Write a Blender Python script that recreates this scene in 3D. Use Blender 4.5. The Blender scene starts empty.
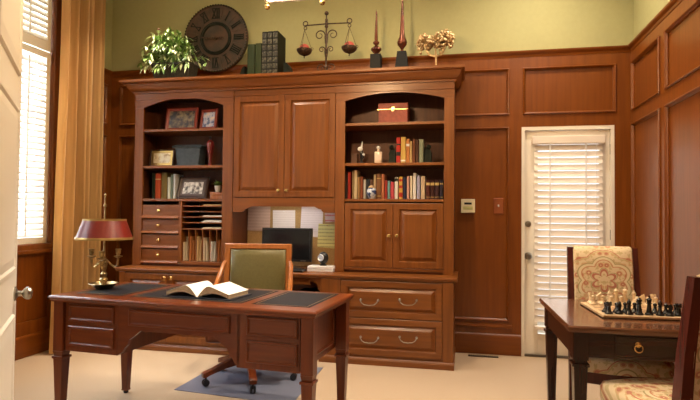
import bpy, bmesh, math, random
from mathutils import Vector, Matrix
random.seed(7)
PI = math.pi
C = bpy.context.scene.collection
SC = bpy.context.scene

# ------------------------------------------------------------------ camera
F, CX, CY, YAW, PITCH, ROLL, CAMZ = 538.23, 354, 200, .2067, .0255, .0094, 1.258
def rot(x, f, y):
    c, s = math.cos(ROLL), math.sin(ROLL); x, y = c*x-s*y, s*x+c*y
    c, s = math.cos(PITCH), math.sin(PITCH); f, y = c*f-s*y, s*f+c*y
    c, s = math.cos(YAW), math.sin(YAW); x, f = c*x-s*f, s*x+c*f
    return Vector((x, f, y))
def at(px, py, X=None, Y=None, Z=None):
    """point of the room seen at a place in the photograph, on a known plane"""
    d = rot((px-CX)/F, 1, -(py-CY)/F)
    t = X/d.x if X is not None else Y/d.y if Y is not None else (Z-CAMZ)/d.z
    return d*t+Vector((0, 0, CAMZ))
cam = bpy.data.cameras.new('camera'); cam.lens = F/700*36; cam.sensor_width = 36; cam.shift_x = -4/700
cam.clip_start = .05
co = bpy.data.objects.new('camera', cam); C.objects.link(co)
R_, U_, B_ = rot(1, 0, 0), rot(0, 0, 1), -rot(0, 1, 0)
co.matrix_world = Matrix(((R_.x, U_.x, B_.x, 0), (R_.y, U_.y, B_.y, 0), (R_.z, U_.z, B_.z, CAMZ), (0, 0, 0, 1)))
SC.camera = co

# ------------------------------------------------------------------ materials
def new_mat(name):
    m = bpy.data.materials.new(name); m.use_nodes = True
    nt = m.node_tree; return m, nt, nt.nodes['Principled BSDF']
def plain(name, col, rough=.5, metal=0, coat=0, emit=None, es=0):
    m, nt, p = new_mat(name)
    p.inputs['Base Color'].default_value = (*col, 1); p.inputs['Roughness'].default_value = rough
    p.inputs['Metallic'].default_value = metal; p.inputs['Coat Weight'].default_value = coat
    if emit: p.inputs['Emission Color'].default_value = (*emit, 1); p.inputs['Emission Strength'].default_value = es
    return m
def noisy(name, c1, c2, scale=8, rough=.5, metal=0, coat=0, stretch=(1, 1, 1), bump=0, detail=4, lo=.35, hi=.65):
    m, nt, p = new_mat(name); N, L = nt.nodes, nt.links
    tc = N.new('ShaderNodeTexCoord'); mp = N.new('ShaderNodeMapping'); mp.inputs['Scale'].default_value = stretch
    nz = N.new('ShaderNodeTexNoise'); nz.inputs['Scale'].default_value = scale; nz.inputs['Detail'].default_value = detail
    cr = N.new('ShaderNodeValToRGB'); e = cr.color_ramp.elements
    e[0].position, e[1].position = lo, hi; e[0].color = (*c1, 1); e[1].color = (*c2, 1)
    L.new(tc.outputs['Object'], mp.inputs[0]); L.new(mp.outputs[0], nz.inputs['Vector'])
    L.new(nz.outputs[0], cr.inputs[0]); L.new(cr.outputs[0], p.inputs['Base Color'])
    p.inputs['Roughness'].default_value = rough; p.inputs['Metallic'].default_value = metal; p.inputs['Coat Weight'].default_value = coat
    if bump:
        b = N.new('ShaderNodeBump'); b.inputs['Strength'].default_value = bump; b.inputs['Distance'].default_value = .004
        L.new(nz.outputs[0], b.inputs['Height']); L.new(b.outputs[0], p.inputs['Normal'])
    return m
def wood(name, c1, c2, axis='z', rough=.40, coat=.32):
    st = {'z': (22, 22, 1.3), 'x': (1.3, 22, 22), 'y': (22, 1.3, 22)}[axis]
    m = noisy(name, c1, c2, 1.6, rough, 0, coat, st, detail=6, lo=.3, hi=.7)
    m.node_tree.nodes['Principled BSDF'].inputs['Coat Roughness'].default_value = .24; m.node_tree.nodes['Principled BSDF'].inputs['Specular IOR Level'].default_value = .35
    return m
H1, H2 = (.150, .043, .005), (.225, .069, .009)
hz, hx = wood('cherry_upright', H1, H2, 'z'), wood('cherry_along', H1, H2, 'x')
P1, P2 = (.135, .034, .003), (.185, .049, .0045)
pz, px_, py_ = wood('panel_upright', P1, P2, 'z', .34, .12), wood('panel_along', P1, P2, 'x', .34, .12), wood('panel_deep', P1, P2, 'y', .34, .12)
D1, D2 = (.105, .020, .004), (.165, .034, .006)
dz, dx, dy = wood('desk_upright', D1, D2, 'z', .32, .2), wood('desk_along', D1, D2, 'x', .28, .25), wood('desk_deep', D1, D2, 'y', .32, .2)
T1, T2 = (.022, .007, .004), (.042, .012, .006)
tz, tx = wood('table_upright', T1, T2, 'z', .25, .4), wood('table_along', T1, T2, 'x', .25, .4)
ttop = wood('table_veneer', (.10, .035, .014), (.17, .06, .022), 'x', .12, .7)
chw = wood('chair_wood', (.32, .10, .022), (.44, .15, .036), 'z', .25, .4)
redw = wood('red_wood', (.06, .012, .009), (.10, .02, .013), 'z', .25, .4)
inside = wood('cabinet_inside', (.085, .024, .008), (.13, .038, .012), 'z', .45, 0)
paint = noisy('olive_paint', (.33, .31, .135), (.345, .323, .142), 30, .75)
ceilm = plain('ceiling_paint', (.78, .76, .70), .9)
hallm = plain('hall_paint', (.52, .46, .36), .85)
carpet = noisy('carpet', (.43, .315, .205), (.52, .39, .265), 260, .95, bump=.35, lo=.3, hi=.7)
white = plain('white_paint', (.80, .76, .68), .38)
cream = plain('cream_paint', (.76, .69, .58), .4)
shut = plain('shutter_paint', (.78, .74, .64), .45)
def transl(name, col, f):
    m = plain(name, col, .5); nt = m.node_tree; N, L = nt.nodes, nt.links; p = N['Principled BSDF']
    tl = N.new('ShaderNodeBsdfTranslucent'); tl.inputs[0].default_value = (*col, 1); mx = N.new('ShaderNodeMixShader'); mx.inputs[0].default_value = f
    L.new(p.outputs[0], mx.inputs[1]); L.new(tl.outputs[0], mx.inputs[2]); L.new(mx.outputs[0], N['Material Output'].inputs[0]); return m
slatm = transl('blind_slat', (.84, .75, .64), .12); louvm = transl('louvre_paint', (.80, .78, .74), .07)
brass = plain('brass', (.72, .50, .20), .22, 1)
antq = noisy('antique_brass', (.28, .20, .09), (.62, .45, .20), 40, .3, 1)
steel = plain('brushed_nickel', (.36, .33, .28), .30, 1)
iron = noisy('dark_iron', (.030, .020, .014), (.10, .055, .03), 60, .45, .6)
black = plain('black_plastic', (.012, .012, .014), .3)
blackm = plain('black_matt', (.02, .02, .022), .6)
screen = plain('screen', (.008, .009, .012), .12)
whitep = plain('white_plastic', (.78, .78, .80), .35)
leather = noisy('black_leather', (.007, .008, .011), (.014, .015, .019), 90, .5, bump=.15)
gold = plain('gold_tooling', (.50, .34, .12), .35, .8)
greenl = noisy('green_leather', (.125, .105, .034), (.145, .122, .042), 60, .36, coat=.1, bump=.08)
redmet = noisy('red_shade', (.15, .010, .006), (.17, .013, .008), 20, .34, 0, .12)
page = noisy('page', (.80, .77, .70), (.74, .70, .62), 40, .8, stretch=(1, 1, 40))
pageedge = noisy('page_edge', (.62, .48, .30), (.45, .31, .17), 60, .8, stretch=(1, 1, 8))
cork = noisy('cork', (.36, .21, .08), (.46, .29, .12), 120, .9)
silk = noisy('gold_silk', (.60, .34, .105), (.74, .45, .16), 3, .40, stretch=(8, 8, .5))
silk.node_tree.nodes['Principled BSDF'].inputs['Sheen Weight'].default_value = .5
matp = plain('mat_plastic', (.17, .185, .25), .4)
foli = noisy('leaf_green', (.030, .085, .012), (.20, .34, .06), 25, .4)
palef = noisy('leaf_pale', (.30, .40, .15), (.58, .62, .38), 25, .45)
bronze = noisy('patinated_bronze', (.028, .025, .014), (.085, .042, .020), 9, .6, .2, bump=.3, lo=.3, hi=.7)
verd = noisy('dark_verdigris', (.009, .012, .008), (.024, .026, .017), 14, .55, .4)
goldst = noisy('gilt_coral', (.30, .18, .07), (.62, .44, .22), 60, .4, .5, bump=.3)
copper = noisy('copper_lustre', (.045, .014, .008), (.20, .06, .028), 12, .25, .6)
slate = plain('black_slate', (.006, .006, .0055), .55)
redball = plain('red_ball', (.42, .06, .035), .5)
boardl = noisy('board_wood', (.60, .42, .23), (.70, .51, .30), 12, .35)
ivory = plain('ivory', (.74, .58, .36), .4)
ebony = plain('ebony', (.012, .014, .014), .25, 0, .3)
for m_ in (leather, slate, blackm, verd): m_.node_tree.nodes['Principled BSDF'].inputs['Specular IOR Level'].default_value = .18
def glass_mat(name, tint=(1, 1, 1), gl=.08):
    m = bpy.data.materials.new(name); m.use_nodes = True; nt = m.node_tree; N, L = nt.nodes, nt.links
    N.remove(N['Principled BSDF']); tr = N.new('ShaderNodeBsdfTransparent'); tr.inputs[0].default_value = (*tint, 1)
    gs = N.new('ShaderNodeBsdfGlossy'); gs.inputs['Roughness'].default_value = .05
    mx = N.new('ShaderNodeMixShader'); mx.inputs[0].default_value = gl
    L.new(tr.outputs[0], mx.inputs[1]); L.new(gs.outputs[0], mx.inputs[2]); L.new(mx.outputs[0], N['Material Output'].inputs[0])
    return m
glass = glass_mat('window_glass'); amber = glass_mat('shade_glass', (.95, .85, .68), .2)
def emis(name, col, s):
    m = bpy.data.materials.new(name); m.use_nodes = True; nt = m.node_tree; N, L = nt.nodes, nt.links
    N.remove(N['Principled BSDF']); e = N.new('ShaderNodeEmission'); e.inputs[0].default_value = (*col, 1); e.inputs[1].default_value = s
    L.new(e.outputs[0], N['Material Output'].inputs[0]); return m
bulbm = emis('lit_bulb', (1, .78, .5), 12); dlm = emis('added_fill_lens', (1, .86, .66), 6); skym = emis('overcast_sky', (.92, .96, 1), 9)
def tapestry(name):
    """cream tapestry: scalloped medallions, rosettes and sprigs in coral and olive"""
    m, nt, p = new_mat(name); N, L = nt.nodes, nt.links
    tc = N.new('ShaderNodeTexCoord'); sp = N.new('ShaderNodeSeparateXYZ'); L.new(tc.outputs['Object'], sp.inputs[0])
    def mth(op, a, b=None):
        n = N.new('ShaderNodeMath'); n.operation = op
        for i, v in enumerate((a, b)):
            if v is None: continue
            if isinstance(v, (int, float)): n.inputs[i].default_value = v
            else: L.new(v, n.inputs[i])
        return n.outputs[0]
    u = mth('ABSOLUTE', sp.outputs[0]); w = mth('ADD', sp.outputs[2], mth('MULTIPLY', sp.outputs[1], .8))
    w = mth('SUBTRACT', mth('MODULO', mth('ADD', w, 10.0), .50), .09)
    r = mth('SQRT', mth('ADD', mth('POWER', u, 2), mth('POWER', w, 2)))
    an = mth('ARCTAN2', w, u)
    rr = mth('ADD', r, mth('MULTIPLY', mth('ABSOLUTE', mth('SINE', mth('MULTIPLY', an, 3.0))), -.035))
    def band(x, c, wd):
        return mth('LESS_THAN', mth('ABSOLUTE', mth('SUBTRACT', x, c)), wd)
    cb = N.new('ShaderNodeCombineXYZ'); L.new(u, cb.inputs[0]); L.new(w, cb.inputs[1])
    vo = N.new('ShaderNodeTexVoronoi'); vo.inputs['Scale'].default_value = 22; L.new(cb.outputs[0], vo.inputs['Vector'])
    nz = N.new('ShaderNodeTexNoise'); nz.inputs['Scale'].default_value = 38; nz.inputs['Detail'].default_value = 2; L.new(cb.outputs[0], nz.inputs['Vector'])
    def over(base, fac, col):
        mx = N.new('ShaderNodeMix'); mx.data_type = 'RGBA'; L.new(fac, mx.inputs['Factor'])
        if isinstance(base, tuple): mx.inputs['A'].default_value = (*base, 1)
        else: L.new(base, mx.inputs['A'])
        mx.inputs['B'].default_value = (*col, 1); return mx.outputs['Result']
    c = over((.66, .52, .32), mth('GREATER_THAN', nz.outputs[0], .56), (.50, .38, .19))
    c = over(c, mth('LESS_THAN', vo.outputs['Distance'], .42), (.56, .34, .17))
    c = over(c, mth('LESS_THAN', vo.outputs['Distance'], .30), (.44, .17, .10))
    c = over(c, mth('LESS_THAN', vo.outputs['Distance'], .14), (.70, .52, .30))
    c = over(c, band(rr, .118, .010), (.68, .57, .36))
    c = over(c, band(rr, .130, .0035), (.36, .29, .13))
    c = over(c, band(rr, .106, .0035), (.50, .22, .11))
    c = over(c, band(rr, .175, .004), (.50, .38, .18)); c = over(c, band(rr, .186, .003), (.46, .16, .09)); c = over(c, band(rr, .036, .008), (.42, .15, .09)); c = over(c, band(rr, .05, .003), (.36, .29, .13))
    L.new(c, p.inputs['Base Color']); p.inputs['Roughness'].default_value = .85
    return m
tap = tapestry('tapestry')
def picture(name, a, b, c):
    m, nt, p = new_mat(name); N, L = nt.nodes, nt.links
    tc = N.new('ShaderNodeTexCoord'); nz = N.new('ShaderNodeTexNoise'); nz.inputs['Scale'].default_value = 22; nz.inputs['Detail'].default_value = 3
    cr = N.new('ShaderNodeValToRGB'); e = cr.color_ramp.elements; e[0].position, e[1].position = .38, .62
    e[0].color = (*a, 1); e[1].color = (*c, 1); k = e.new(.5); k.color = (*b, 1)
    L.new(tc.outputs['Object'], nz.inputs['Vector']); L.new(nz.outputs[0], cr.inputs[0]); L.new(cr.outputs[0], p.inputs['Base Color'])
    p.inputs['Roughness'].default_value = .3; return m
def printed(name, base, ink, pitch=.022):
    """paper with rows of small print"""
    m, nt, p = new_mat(name); N, L = nt.nodes, nt.links
    tc = N.new('ShaderNodeTexCoord'); sp = N.new('ShaderNodeSeparateXYZ'); L.new(tc.outputs['Object'], sp.inputs[0])
    a = N.new('ShaderNodeMath'); a.operation = 'MULTIPLY'; a.inputs[1].default_value = 2*PI/pitch; L.new(sp.outputs[2], a.inputs[0])
    s = N.new('ShaderNodeMath'); s.operation = 'SINE'; L.new(a.outputs[0], s.inputs[0])
    nz = N.new('ShaderNodeTexNoise'); nz.inputs['Scale'].default_value = 60; L.new(tc.outputs['Object'], nz.inputs['Vector'])
    t = N.new('ShaderNodeMath'); t.operation = 'MULTIPLY'; L.new(s.outputs[0], t.inputs[0]); L.new(nz.outputs[0], t.inputs[1])
    cr = N.new('ShaderNodeValToRGB'); e = cr.color_ramp.elements; e[0].position, e[1].position = .22, .42
    e[0].color = (*base, 1); e[1].color = (*ink, 1); L.new(t.outputs[0], cr.inputs[0]); L.new(cr.outputs[0], p.inputs['Base Color'])
    p.inputs['Roughness'].default_value = .8; return m

# ------------------------------------------------------------------ mesh helpers
def BM(): return bmesh.new()
def obj(name, bm, mat, parent=None, local=False, smooth=False, origin=None, ang=35):
    """one mesh object; world coordinates unless local; origin moves the pivot"""
    if parent is not None and not local:
        bmesh.ops.transform(bm, matrix=WM[parent.name].inverted(), verts=bm.verts)
    M = Matrix.Identity(4)
    if origin is not None:
        M = Matrix.Translation(origin); bmesh.ops.transform(bm, matrix=M.inverted(), verts=bm.verts)
    bmesh.ops.recalc_face_normals(bm, faces=bm.faces)
    me = bpy.data.meshes.new(name); bm.to_mesh(me); bm.free()
    if smooth:
        me.polygons.foreach_set('use_smooth', [True]*len(me.polygons)); me.set_sharp_from_angle(angle=math.radians(ang))
    for m in (mat if isinstance(mat, (list, tuple)) else [mat]): me.materials.append(m)
    o = bpy.data.objects.new(name, me); C.objects.link(o)
    if origin is not None: o.location = origin
    if parent is not None: o.parent = parent
    base = WM[parent.name] if parent is not None else Matrix.Identity(4)
    WM[o.name] = base @ M
    return o
WM = {}
def tag(o, label=None, cat=None, group=None, kind=None):
    if label: o['label'] = label
    if cat: o['category'] = cat
    if group: o['group'] = group
    if kind: o['kind'] = kind
    return o
def thing(name, label, cat, loc=(0, 0, 0), rz=0, group=None):
    o = bpy.data.objects.new(name, None); C.objects.link(o); o.empty_display_size = .05
    o.location = loc; o.rotation_euler = (0, 0, rz)
    WM[o.name] = Matrix.Translation(loc) @ Matrix.Rotation(rz, 4, 'Z')
    return tag(o, label, cat, group)
def struct(name, bm, mat, **k):
    o = obj(name, bm, mat, **k)
    if o.parent is None: o['kind'] = 'structure'
    return o
def box(bm, x0, x1, y0, y1, z0, z1, bev=0, M=None):
    v = [bm.verts.new((x, y, z)) for x in (x0, x1) for y in (y0, y1) for z in (z0, z1)]
    fs = [bm.faces.new([v[i] for i in q]) for q in ((0, 1, 3, 2), (4, 6, 7, 5), (0, 4, 5, 1), (2, 3, 7, 6), (0, 2, 6, 4), (1, 5, 7, 3))]
    if M is not None: bmesh.ops.transform(bm, matrix=M, verts=v)
    if bev:
        es = list({e for f in fs for e in f.edges})
        bmesh.ops.bevel(bm, geom=es, offset=bev, segments=2, profile=.5, affect='EDGES')
def fr(Y): return lambda u, w, d: (u, Y-d, w)           # a face looking at -Y
def lf(X): return lambda u, w, d: (X+d, u, w)           # a face looking at +X
def rf(X): return lambda u, w, d: (X-d, u, w)           # a face looking at -X
def loopv(bm, u0, u1, w0, w1, ins, d, mp):
    return [bm.verts.new(mp(*p, d)) for p in ((u0+ins, w0+ins), (u1-ins, w0+ins), (u1-ins, w1-ins), (u0+ins, w1-ins))]
def join(bm, a, b):
    n = len(a)
    for i in range(n): bm.faces.new((a[i], a[(i+1) % n], b[(i+1) % n], b[i]))
def panel(bm, u0, u1, w0, w1, prof, mp, back=None):
    ls = ([loopv(bm, u0, u1, w0, w1, 0, back, mp)] if back is not None else [])
    ls += [loopv(bm, u0, u1, w0, w1, i, d, mp) for i, d in prof]
    for a, b in zip(ls, ls[1:]): join(bm, a, b)
    bm.faces.new(ls[-1])
    if back is not None: bm.faces.new(ls[0][::-1])
def ring(bm, u0, u1, w0, w1, prof, mp):
    ls = [loopv(bm, u0, u1, w0, w1, i, d, mp) for i, d in prof]
    for a, b in zip(ls, ls[1:]+ls[:1]): join(bm, a, b)
def prism(bm, pts, d0, d1, mp):
    a = [bm.verts.new(mp(*p, d0)) for p in pts]; b = [bm.verts.new(mp(*p, d1)) for p in pts]
    join(bm, a, b); bm.faces.new(a[::-1]); bm.faces.new(b)
def lathe(bm, prof, c=(0, 0, 0), seg=20, M=None):
    ls = []; vs = []
    for r, z in prof:
        if r < 1e-5: l = [bm.verts.new((c[0], c[1], c[2]+z))]
        else: l = [bm.verts.new((c[0]+r*math.cos(2*PI*i/seg), c[1]+r*math.sin(2*PI*i/seg), c[2]+z)) for i in range(seg)]
        ls.append(l); vs += l
    for a, b in zip(ls, ls[1:]):
        if len(a) == 1 and len(b) == 1: continue
        for i in range(seg):
            j = (i+1) % seg
            if len(a) == 1: bm.faces.new((a[0], b[j], b[i]))
            elif len(b) == 1: bm.faces.new((a[i], a[j], b[0]))
            else: bm.faces.new((a[i], a[j], b[j], b[i]))
    for l, rev in ((ls[0], True), (ls[-1], False)):
        if len(l) > 1: bm.faces.new(l[::-1] if rev else l)
    if M is not None: bmesh.ops.transform(bm, matrix=M, verts=vs)
def tube(bm, pts, r, seg=8):
    pts = [Vector(p) for p in pts]; n = len(pts); rs = r if isinstance(r, (list, tuple)) else [r]*n
    ls = []; ref = None
    for i, p in enumerate(pts):
        t = (pts[min(i+1, n-1)]-pts[max(i-1, 0)]).normalized()
        if ref is None: ref = t.orthogonal().normalized()
        ref = (ref-t*ref.dot(t)).normalized(); b = t.cross(ref)
        ls.append([bm.verts.new(p+rs[i]*(math.cos(2*PI*k/seg)*ref+math.sin(2*PI*k/seg)*b)) for k in range(seg)])
    for a, b in zip(ls, ls[1:]): join(bm, a, b)
    bm.faces.new(ls[0][::-1]); bm.faces.new(ls[-1])
def ball(bm, c, r, seg=12, sc=(1, 1, 1)):
    bmesh.ops.create_uvsphere(bm, u_segments=seg, v_segments=max(6, seg*2//3), radius=r, matrix=Matrix.Translation(c) @ Matrix.Diagonal((*sc, 1)))
def sweep_x(bm, x0, x1, prof, ends=True):
    """profile of (y,z) run along X"""
    a = [bm.verts.new((x0, y, z)) for y, z in prof]; b = [bm.verts.new((x1, y, z)) for y, z in prof]
    join(bm, a, b); bm.faces.new(a[::-1]); bm.faces.new(b)
def arc(c, r, a0, a1, n=10): return [(c[0]+r*math.cos(a0+(a1-a0)*i/n), c[1]+r*math.sin(a0+(a1-a0)*i/n)) for i in range(n+1)]
def taper(bm, x, y, z0, z1, h0, h1, bev=.003):
    """square leg: half-width h0 at the foot z0 and h1 at the top z1"""
    v = [bm.verts.new((x+sx*h, y+sy*h, z)) for z, h in ((z0, h0), (z1, h1)) for sx, sy in ((-1, -1), (1, -1), (1, 1), (-1, 1))]
    join(bm, v[:4], v[4:]); bm.faces.new(v[:4][::-1]); bm.faces.new(v[4:])

# ------------------------------------------------------------------ the room
XL, XR, YB, YF, ZC, ZW = -3.74, 1.425, 5.08, 1.20, 3.7, 2.742
wl, wr, wb = XL+.02, XR-.02, YB-.02          # faces of the wood panelling
b = BM(); box(b, -6, 4, -3, 7, -.1, 0); struct('floor', b, carpet)
b = BM(); box(b, -6, 4, -3, 7, ZC, ZC+.1); struct('ceiling', b, ceilm)
def wall_cut(name, u0, u1, holes, mk, mat, z1=ZC):
    """wall of boxes leaving rectangular holes"""
    b = BM(); u = u0
    for a, c, lo, hi in sorted(holes):
        mk(b, u, a, 0, z1)
        if lo > 0: mk(b, a, c, 0, lo)
        mk(b, a, c, hi, z1); u = c
    mk(b, u, u1, 0, z1); return struct(name, b, mat)
DX0, DX1, DZ = .481, 1.259, 2.055
wall_cut('wall_back', XL-.15, XR+.15, [(DX0-.004, DX1+.004, 0, DZ+.004)], lambda b, a, c, lo, hi: box(b, a, c, YB, YB+.15, lo, hi), paint)
b = BM(); box(b, XR, XR+.15, YF-.15, YB, 0, ZC); struct('wall_right', b, paint)
WY0, WY1, WZ0, WZ1 = 3.12, 4.215, .93, 3.42
WINS = [(WY0, WY1, WZ0, WZ1), (1.55, 2.65, WZ0, WZ1)]
wall_cut('wall_left', YF-.15, YB, WINS, lambda b, a, c, lo, hi: box(b, XL-.15, XL, a, c, lo, hi), paint)
OX0, OX1 = -1.34, 1.28                          # the cased opening the picture is taken through
wall_cut('wall_front', XL-.15, XR+.15, [(OX0, OX1, 0, 2.5)], lambda b, a, c, lo, hi: box(b, a, c, YF-.15, YF, lo, hi), hallm)
b = BM(); box(b, -3.2, -3.05, -2.2, YF-.15, 0, ZC); struct('wall_hall_left', b, hallm)
b = BM(); box(b, 2.2, 2.35, -2.2, YF-.15, 0, ZC); struct('wall_hall_right', b, hallm)
b = BM(); box(b, -3.2, 2.35, -2.35, -2.2, 0, ZC); struct('wall_hall_back', b, hallm)

# wainscot: sheet, stiles, rails and mitred mouldings, one object per wall
ZB = [(.302, 2.055), (2.168, 2.588)]           # lower and upper field heights
MOULD = [(-.002, 0), (-.002, .023), (.004, .030), (.010, .028), (.016, .016), (.022, .010), (.022, 0)]
def wainscot(name, mp, spans, u0, u1, mat, gaps=(), base=True):
    """fields at the given spans between u0 and u1; stiles between, rails above and below"""
    b = BM()
    def slab(a, c, lo, hi, d): 
        if c-a > .002 and hi-lo > .002: prism(b, [(a, lo), (c, lo), (c, hi), (a, hi)], -.018, d, mp)
    cuts = sorted(set([u0, u1]+[x for g in gaps for x in g[:2]]))
    for a, c in zip(cuts, cuts[1:]):
        g = [q for q in gaps if q[0] <= a+1e-6 and q[1] >= c-1e-6]
        lo = 0
        for q in g:
            if q[2] > 0: slab(a, c, 0, q[2], 0)
            lo = q[3]
        slab(a, c, lo, ZW-.02, 0)
    def fieldrect(a, c, lo, hi): ring(b, a, c, lo, hi, MOULD, mp)
    for a, c, bands in spans:
        for k in bands: fieldrect(a, c, *ZB[k])
    o = struct(name, b, mat)
    f = BM()                                    # raised framing 14 mm proud of the fields
    def bar(a, c, lo, hi):
        if c-a > .002 and hi-lo > .002: prism(f, [(a, lo), (c, lo), (c, hi), (a, hi)], 0, .014, mp)
    for k, (lo, hi) in enumerate(ZB):
        us = [u0]
        for a, c, bands in sorted(spans):
            if k in bands: us += [a, c]
        us.append(u1)
        for a, c in zip(us[::2], us[1::2]):
            segs = [(a, c)]
            for g in gaps:
                if g[3] > lo+.01 and g[2] < hi-.01:
                    segs = [s for p in segs for s in ((p[0], min(p[1], g[0])), (max(p[0], g[1]), p[1])) if s[1]-s[0] > .002]
            for s in segs: bar(s[0], s[1], lo, hi)
    def rail(lo, hi):
        segs = [(u0, u1)]
        for g in gaps:
            if g[3] > lo+.01 and g[2] < hi-.01:
                segs = [s for p in segs for s in ((p[0], min(p[1], g[0])), (max(p[0], g[1]), p[1])) if s[1]-s[0] > .002]
        for s in segs: bar(s[0], s[1], lo, hi)
    rail(.02, ZB[0][0]); rail(ZB[0][1], ZB[1][0]); rail(ZB[1][1], ZW-.03)
    obj('framing', f, mat, o)
    return o
bspans = [(-3.60, -2.95, (0, 1)), (-2.85, -1.98, (0, 1)), (-1.88, -1.0, (0, 1)), (-.90, .372, (0, 1)), (DX0+.012, DX1+.012, (1,))]
wainscot('trim_1', fr(wb), bspans, XL, XR, pz, [(DX0, DX1, 0, DZ)])
rs = [(4.317, 4.996), (3.525, 4.204), (2.733, 3.412), (1.941, 2.62), (1.30, 1.83)]
wainscot('trim_2', rf(wr), [(a, c, (0, 1)) for a, c in rs], YF, YB-.034, pz)
# left wall: only a dado below the windows plus stiles beside them
lsp = [(4.38, 4.98, (0, 1))]
wainscot('trim_3', lf(wl), lsp, YF, YB-.034, pz, [(a, c, lo, ZW+.5) for a, c, lo, hi in WINS])
def capprof(k): return [(-.001, ZW-.055), (.018, ZW-.055), (.024, ZW-.035), (.040, ZW-.016), (.044, ZW-.004), (.044, ZW), (-.02, ZW), (-.02, ZW-.05)]
def basep(): return [(0.014, .004), (.03, .004), (.03, .165), (.026, .178), (.018, .188), (.014, .188)]
def run(b, prof, mp, u0, u1):
    a = [b.verts.new(mp(u0, w, d)) for d, w in prof]; c = [b.verts.new(mp(u1, w, d)) for d, w in prof]
    join(b, a, c); b.faces.new(a[::-1]); b.faces.new(c)
b = BM(); run(b, capprof(0), fr(wb), XL+.0, XR); struct('trim_4', b, px_)
b = BM(); run(b, capprof(0), rf(wr), YF, wb-.044); struct('trim_5', b, py_)
b = BM(); run(b, capprof(0), lf(wl), WY1+.12, wb-.044); run(b, capprof(0), lf(wl), 2.77, WY0-.12); struct('trim_6', b, py_)
b = BM(); run(b, basep(), fr(wb), wl+.03, DX0-.002); run(b, basep(), fr(wb), DX1+.002, wr-.03); struct('baseboard_back', b, px_)
b = BM(); run(b, basep(), rf(wr), YF, wb-.034); struct('baseboard_right', b, py_)
b = BM(); run(b, basep(), lf(wl), YF, wb-.034); struct('baseboard_left', b, py_)
LEDGE = [(.013, 0), (.030, .004), (.034, .018), (.030, .030), (.013, .038)]
b = BM(); run(b, [(d, .236+w) for d, w in LEDGE], fr(wb), -.90, .40); struct('trim_7', b, px_)

# ---- left windows with plantation shutters
def window(n, y0, y1, z0, z1):
    o = BM(); ring(o, y0-.075, y1+.075, z0-.03, z1+.075, [(0, -.02), (0, .03), (.01, .036), (.062, .030), (.070, .02), (.070, -.018), (.06, -.02)], lf(wl))
    w = struct('window_%d' % n, o, pz)
    b = BM(); box(b, XL-.02, wl+.055, y0-.10, y1+.10, z0-.045, z0-.012, .006); obj('window_sill', b, pz, w)
    b = BM(); ring(b, y0-.004, y1+.004, z0-.004, z1+.004, [(0, -.002), (0, -.168), (.006, -.168), (.006, -.002)], lf(XL)); obj('jamb_liner', b, white, w)
    b = BM(); box(b, XL-.10, XL-.094, y0+.003, y1-.003, z0+.003, z1-.003); obj('pane', b, glass, w)
    b = BM()
    for z in (z0+.03, (z0+z1)/2, z1-.03): box(b, XL-.115, XL-.085, y0, y1, z-.025, z+.025)
    for y in (y0+.02, y1-.02, (y0+y1)/2): box(b, XL-.112, XL-.087, y-.02, y+.02, z0, z1)
    obj('window_frame', b, white, w)
    return w
window(1, WY0, WY1, WZ0, WZ1); window(2, *WINS[1])
ZM = 2.70
def shutter(y0, y1, z0, z1, tilt, label, group=None):
    slat = louvm if tilt < 1 else shut
    t = thing('plantation_shutter', label, 'shutter', (XL+.005, (y0+y1)/2, z0), 0, group)
    b = BM(); st = .045; x0, x1 = XL-.012, XL+.018
    for a, c in ((y0, y0+st), (y1-st, y1)): box(b, x0, x1, a, c, z0, z1, .003)
    for a, c in ((z0, z0+.085), (z1-.06, z1)): box(b, x0, x1, y0+st, y1-st, a, c, .003)
    obj('frame', b, shut, t)
    b = BM(); z = z0+.085+.03
    while z < z1-.07:
        M = Matrix.Translation((XL+.003, 0, z)) @ Matrix.Rotation(tilt, 4, 'Y')
        box(b, -.031, .031, y0+st, y1-st, -.0045, .0045, .002, M); z += .0545
    obj('louvre_slats', b, slat, t)
    b = BM(); box(b, XL+.034, XL+.044, (y0+y1)/2-.007, (y0+y1)/2+.007, z0+.10, z1-.09, .002); obj('tilt_rod', b, shut, t)
for (y0, y1, z0, z1), nm in zip(WINS, ('window nearest the gold curtain', 'window hidden behind the open door')):
    m = (y0+y1)/2
    for a, c, s in ((y0+.01, m-.003, 'near'), (m+.003, y1-.01, 'far')):
        shutter(a, c, z0+.01, ZM-.004, math.radians(52), 'lower white louvred shutter, %s leaf of the %s' % (s, nm))
        shutter(a, c, ZM+.004, z1-.01, math.radians(66), 'upper closed louvred shutter, %s leaf of the %s' % (s, nm))

# ---- back door with glass and blind
d = BM(); box(d, DX0+.03, DX0+.145, YB+.0, YB+.045, .012, 2.02, .002); box(d, DX1-.115, DX1-.03, YB, YB+.045, .012, 2.02, .002)
box(d, DX0+.145, DX1-.115, YB, YB+.045, 1.92, 2.02); box(d, DX0+.145, DX1-.115, YB, YB+.045, .012, .20)
door = struct('door_1', d, cream)
b = BM(); prism(b, [(DX0, 0), (DX0+.028, 0), (DX0+.028, 2.024), (DX1-.028, 2.024), (DX1-.028, 0), (DX1, 0), (DX1, DZ), (DX0, DZ)], -.12, .012, fr(wb)); obj('door_jamb', b, cream, door)
b = BM(); box(b, DX0+.145, DX1-.115, YB+.02, YB+.026, .20, 1.92); obj('pane', b, glass, door)
b = BM(); box(b, DX0+.02, DX1-.02, YB-.03, YB+.10, 0, .018, .004); obj('threshold', b, plain('threshold', (.10, .08, .06), .4, .5), door)
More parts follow.
